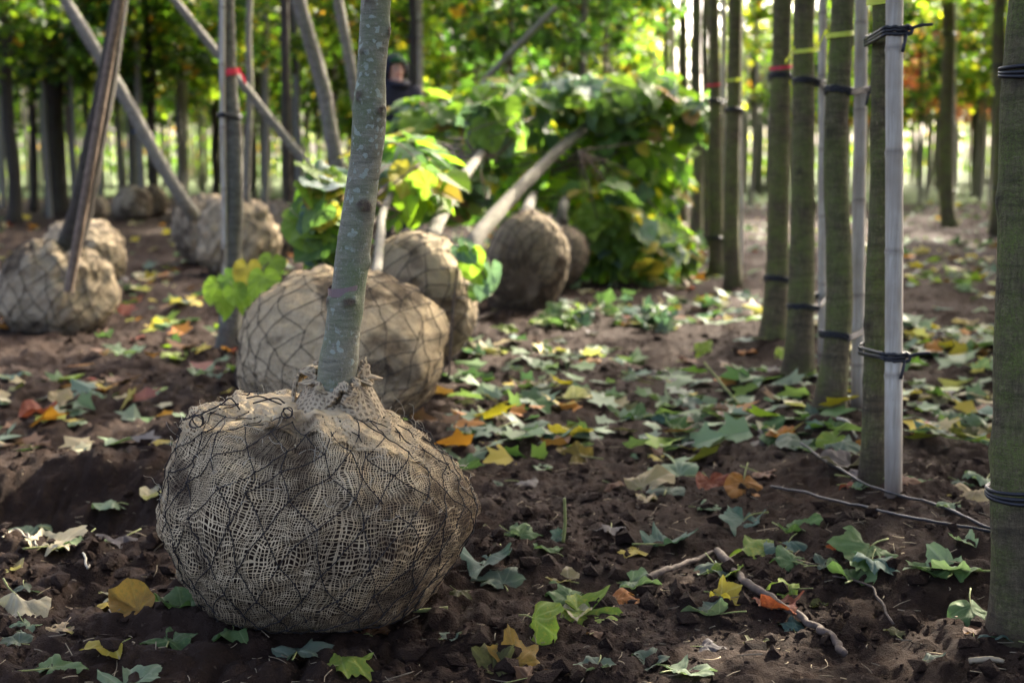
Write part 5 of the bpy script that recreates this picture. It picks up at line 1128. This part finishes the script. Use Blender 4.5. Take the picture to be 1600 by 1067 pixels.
# ------------------------------------------------------------------ the person behind the front trunk
def person():
    Y = 13.0; g = np.array([*at(619, 240, Y)[:2], 0]); g[2] = float(height(g[0], g[1]))
    e = empty('person', g, 'person in dark hooded jacket and green cap standing behind the front trunk', 'person'); e.rotation_euler = (0, 0, math.radians(28)); H = 1.76 / 1.76
    # local: faces -y
    def skin(name, verts, edges, radii, mat, sub=2):
        me = bpy.data.meshes.new(name); me.from_pydata([tuple(v) for v in verts], edges, []); me.update(); o = bpy.data.objects.new(name, me); C.objects.link(o); o.parent = e
        o.modifiers.new('skin', 'SKIN'); sv = me.skin_vertices[0].data
        for k, rr in enumerate(radii): sv[k].radius = (rr, rr) if not isinstance(rr, tuple) else rr
        sv[0].use_root = True; m = o.modifiers.new('sub', 'SUBSURF'); m.levels = sub; m.render_levels = sub; me.materials.append(mat); return o
    # joints: pelvis, spine, chest, neck, head, legs, arms (right arm raised to the chest)
    J = {'pel': (0, 0, .95), 'sp': (0, -.01, 1.15), 'ch': (0, -.01, 1.33), 'nk': (0, 0, 1.47), 'nk2': (0, -.01, 1.53), 'hd': (0, -.025, 1.62), 'tp': (0, -.015, 1.71),
         'hl': (.10, 0, .90), 'kl': (.11, -.03, .50), 'al': (.12, .02, .08), 'tl': (.13, -.15, .04), 'hr': (-.10, 0, .90), 'kr': (-.11, -.02, .50), 'ar': (-.12, .03, .08), 'tr': (-.13, -.14, .04),
         'sl': (.19, 0, 1.42), 'el': (.26, -.03, 1.13), 'wl': (.16, -.25, 1.24), 'pl': (.10, -.30, 1.30), 'sr': (-.19, 0, 1.42), 'er': (-.25, .02, 1.13), 'wr': (-.24, -.10, .90), 'pr': (-.235, -.125, .83)}
    R = {'pel': .13, 'sp': .12, 'ch': .135, 'nk': .06, 'nk2': .055, 'hd': (.074, .086), 'tp': (.062, .072), 'hl': .085, 'kl': .06, 'al': .045, 'tl': .04, 'hr': .085, 'kr': .06, 'ar': .045, 'tr': .04,
         'sl': .06, 'el': .043, 'wl': .03, 'pl': .03, 'sr': .06, 'er': .043, 'wr': .03, 'pr': .03}
    E = [('pel', 'sp'), ('sp', 'ch'), ('ch', 'nk'), ('nk', 'nk2'), ('nk2', 'hd'), ('hd', 'tp'), ('pel', 'hl'), ('hl', 'kl'), ('kl', 'al'), ('al', 'tl'), ('pel', 'hr'), ('hr', 'kr'), ('kr', 'ar'), ('ar', 'tr'), ('ch', 'sl'), ('sl', 'el'), ('el', 'wl'), ('wl', 'pl'), ('ch', 'sr'), ('sr', 'er'), ('er', 'wr'), ('wr', 'pr')]
    V = [J[k] for k in J]; names = list(J); ED = [(names.index(a), names.index(b)) for a, b in E]; RR = [R[k] for k in names]
    # fingers: short chains rooted in the palms
    for pk, wk in (('pl', 'wl'), ('pr', 'wr')):
        p, w = np.array(J[pk]), np.array(J[wk]); d = (p - w) / np.linalg.norm(p - w); s_ = np.cross(d, [0, 0, 1.0] if abs(d[2]) < .8 else [0, 1.0, 0]); s_ /= np.linalg.norm(s_); up = np.cross(s_, d)
        for k in range(5):
            off = s_ * (k - 1.5) * .019 if k < 4 else s_ * -.045; L = [.075, .085, .08, .06, .05][k]; b0 = p + off + d * (.02 if k < 4 else -.03); b1 = b0 + d * L * .55 - up * .01; b2_ = b1 + d * L * .35 - up * .03
            i0 = len(V); V += [tuple(b0), tuple(b1), tuple(b2_)]; RR += [.010, .009, .007]; ED += [(names.index(pk), i0), (i0, i0 + 1), (i0 + 1, i0 + 2)]
    skin('body', V, ED, RR, M['skin'])
    def sub(keys, edges, rr, name, mat):
        return skin(name, [J[k] for k in keys], [(keys.index(a), keys.index(b)) for a, b in edges], rr, mat)
    sub(['pel', 'sp', 'ch', 'nk', 'sl', 'el', 'wl', 'sr', 'er', 'wr'], [('pel', 'sp'), ('sp', 'ch'), ('ch', 'nk'), ('ch', 'sl'), ('sl', 'el'), ('el', 'wl'), ('ch', 'sr'), ('sr', 'er'), ('er', 'wr')], [.175, .165, .18, .10, .095, .072, .055, .095, .072, .055], 'jacket', M['jacket'])
    sub(['pel', 'hl', 'kl', 'al', 'hr', 'kr', 'ar'], [('pel', 'hl'), ('hl', 'kl'), ('kl', 'al'), ('pel', 'hr'), ('hr', 'kr'), ('kr', 'ar')], [.15, .105, .08, .07, .105, .08, .07], 'trousers', M['trousers'])
    for sx in (-1, 1):
        s0 = np.array([.12 * sx, .05, .05]); v, f = tube(curve([s0, s0 + [.003 * sx, -.09, .0], s0 + [.01 * sx, -.22, -.01]], 10), [.03, .05, .056, .058, .056, .054, .052, .05, .042, .022], 12); MB().add(v, f).build('boot', M['boot'], e)
    def dome(name, mat, c, r, lat0, front, thick=.0):
        nu, nv = 36, 16; lo = np.linspace(0, 2 * math.pi, nu + 1)[None]; t = np.linspace(0, 1, nv)[:, None]; lmin = lat0 + front * np.clip(-np.sin(lo), 0, 1) ** 2.0; la = lmin + (1.56 - lmin) * t
        P = np.stack([r[0] * np.cos(la) * np.cos(lo), r[1] * np.cos(la) * np.sin(lo), r[2] * np.sin(la) + 0 * lo], -1) + np.array(c)
        o = mesh_obj(name, P.reshape(-1, 3), grid_faces(nu + 1, nv, False), mat, e); m = o.modifiers.new('thick', 'SOLIDIFY'); m.thickness = .008; return o
    cap = dome('cap', M['cap'], (0, -.018, 1.672), (.084, .100, .085), .0, .12)
    dome('hood', M['jacket'], (0, .015, 1.635), (.120, .115, .138), -1.2, 2.3)
    # collar wall of the hood round the chin
    q = np.linspace(0, 2 * math.pi, 40); v, f = tube(np.stack([.10 * np.cos(q), -.005 + .10 * np.sin(q), 1.505 + .02 * np.sin(q)], -1), .035, 10, False); MB().add(v, f).build('collar', M['jacket'], e)
    def blob(name, c, r, mat):
        u, w = np.meshgrid(np.linspace(0, 2 * math.pi, 13), np.linspace(-1.5, 1.5, 9)); P = np.stack([r[0] * np.cos(w) * np.cos(u), r[1] * np.cos(w) * np.sin(u), r[2] * np.sin(w)], -1) + np.array(c); return mesh_obj(name, P.reshape(-1, 3), grid_faces(13, 9, False), mat, e)
    for sx in (-1, 1):
        blob('eye', (.031 * sx, -.098, 1.628), (.013, .008, .007), M['eye']); blob('eyebrow', (.032 * sx, -.104, 1.648), (.018, .006, .004), M['eye']); blob('ear', (.078 * sx, -.01, 1.615), (.010, .018, .030), M['skin'])
    blob('nose', (0, -.116, 1.602), (.013, .018, .022), M['skin']); blob('mouth', (0, -.100, 1.562), (.024, .010, .008), M['lip']); blob('chin', (0, -.082, 1.535), (.035, .028, .025), M['skin'])
person()

# ------------------------------------------------------------------ far trees: labels that count outwards from things one can find
def far_labels():
    marks = [(90, 'the blue taped trunk'), (245, 'the long leaning trunk'), (360, 'the red taped grey trunk'), (560, 'the front trunk'), (616, 'the person'), (850, 'the lime heap'), (1110, 'the last red taped trunk'),
             (1308, 'the arrow tied trunk'), (1398, 'the thickest bamboo'), (1481, 'the right aisle trunk'), (1590, 'the cut off trunk')]
    kinds = {'far rows behind the root balls': 'slim dark far tree', 'farthest rows before the grass': 'pale farthest tree', 'far rows down the right aisle': 'pale far aisle tree', 'crowded far row of saplings': 'very thin far sapling'}
    rec = {}
    for o in bpy.data.objects:
        g = o.get('group')
        if g in kinds and o.parent is None:
            px = project(tuple(o.location))[0]
            if not -10 < px < 1610: continue
            m = min(marks, key=lambda q: abs(q[0] - px)); rec.setdefault((g, m[1], 'left' if px < m[0] else 'right'), []).append((abs(px - m[0]), o))
    for (g, w, sd), L in rec.items():
        L.sort(key=lambda q: q[0])
        for i, (_, o) in enumerate(L): o['label'] = f"{kinds[g]}, {ORD[i] if 0 < i < 16 else 'first ' if i == 0 else 'outermost '}to the {sd} of {w}"
far_labels()
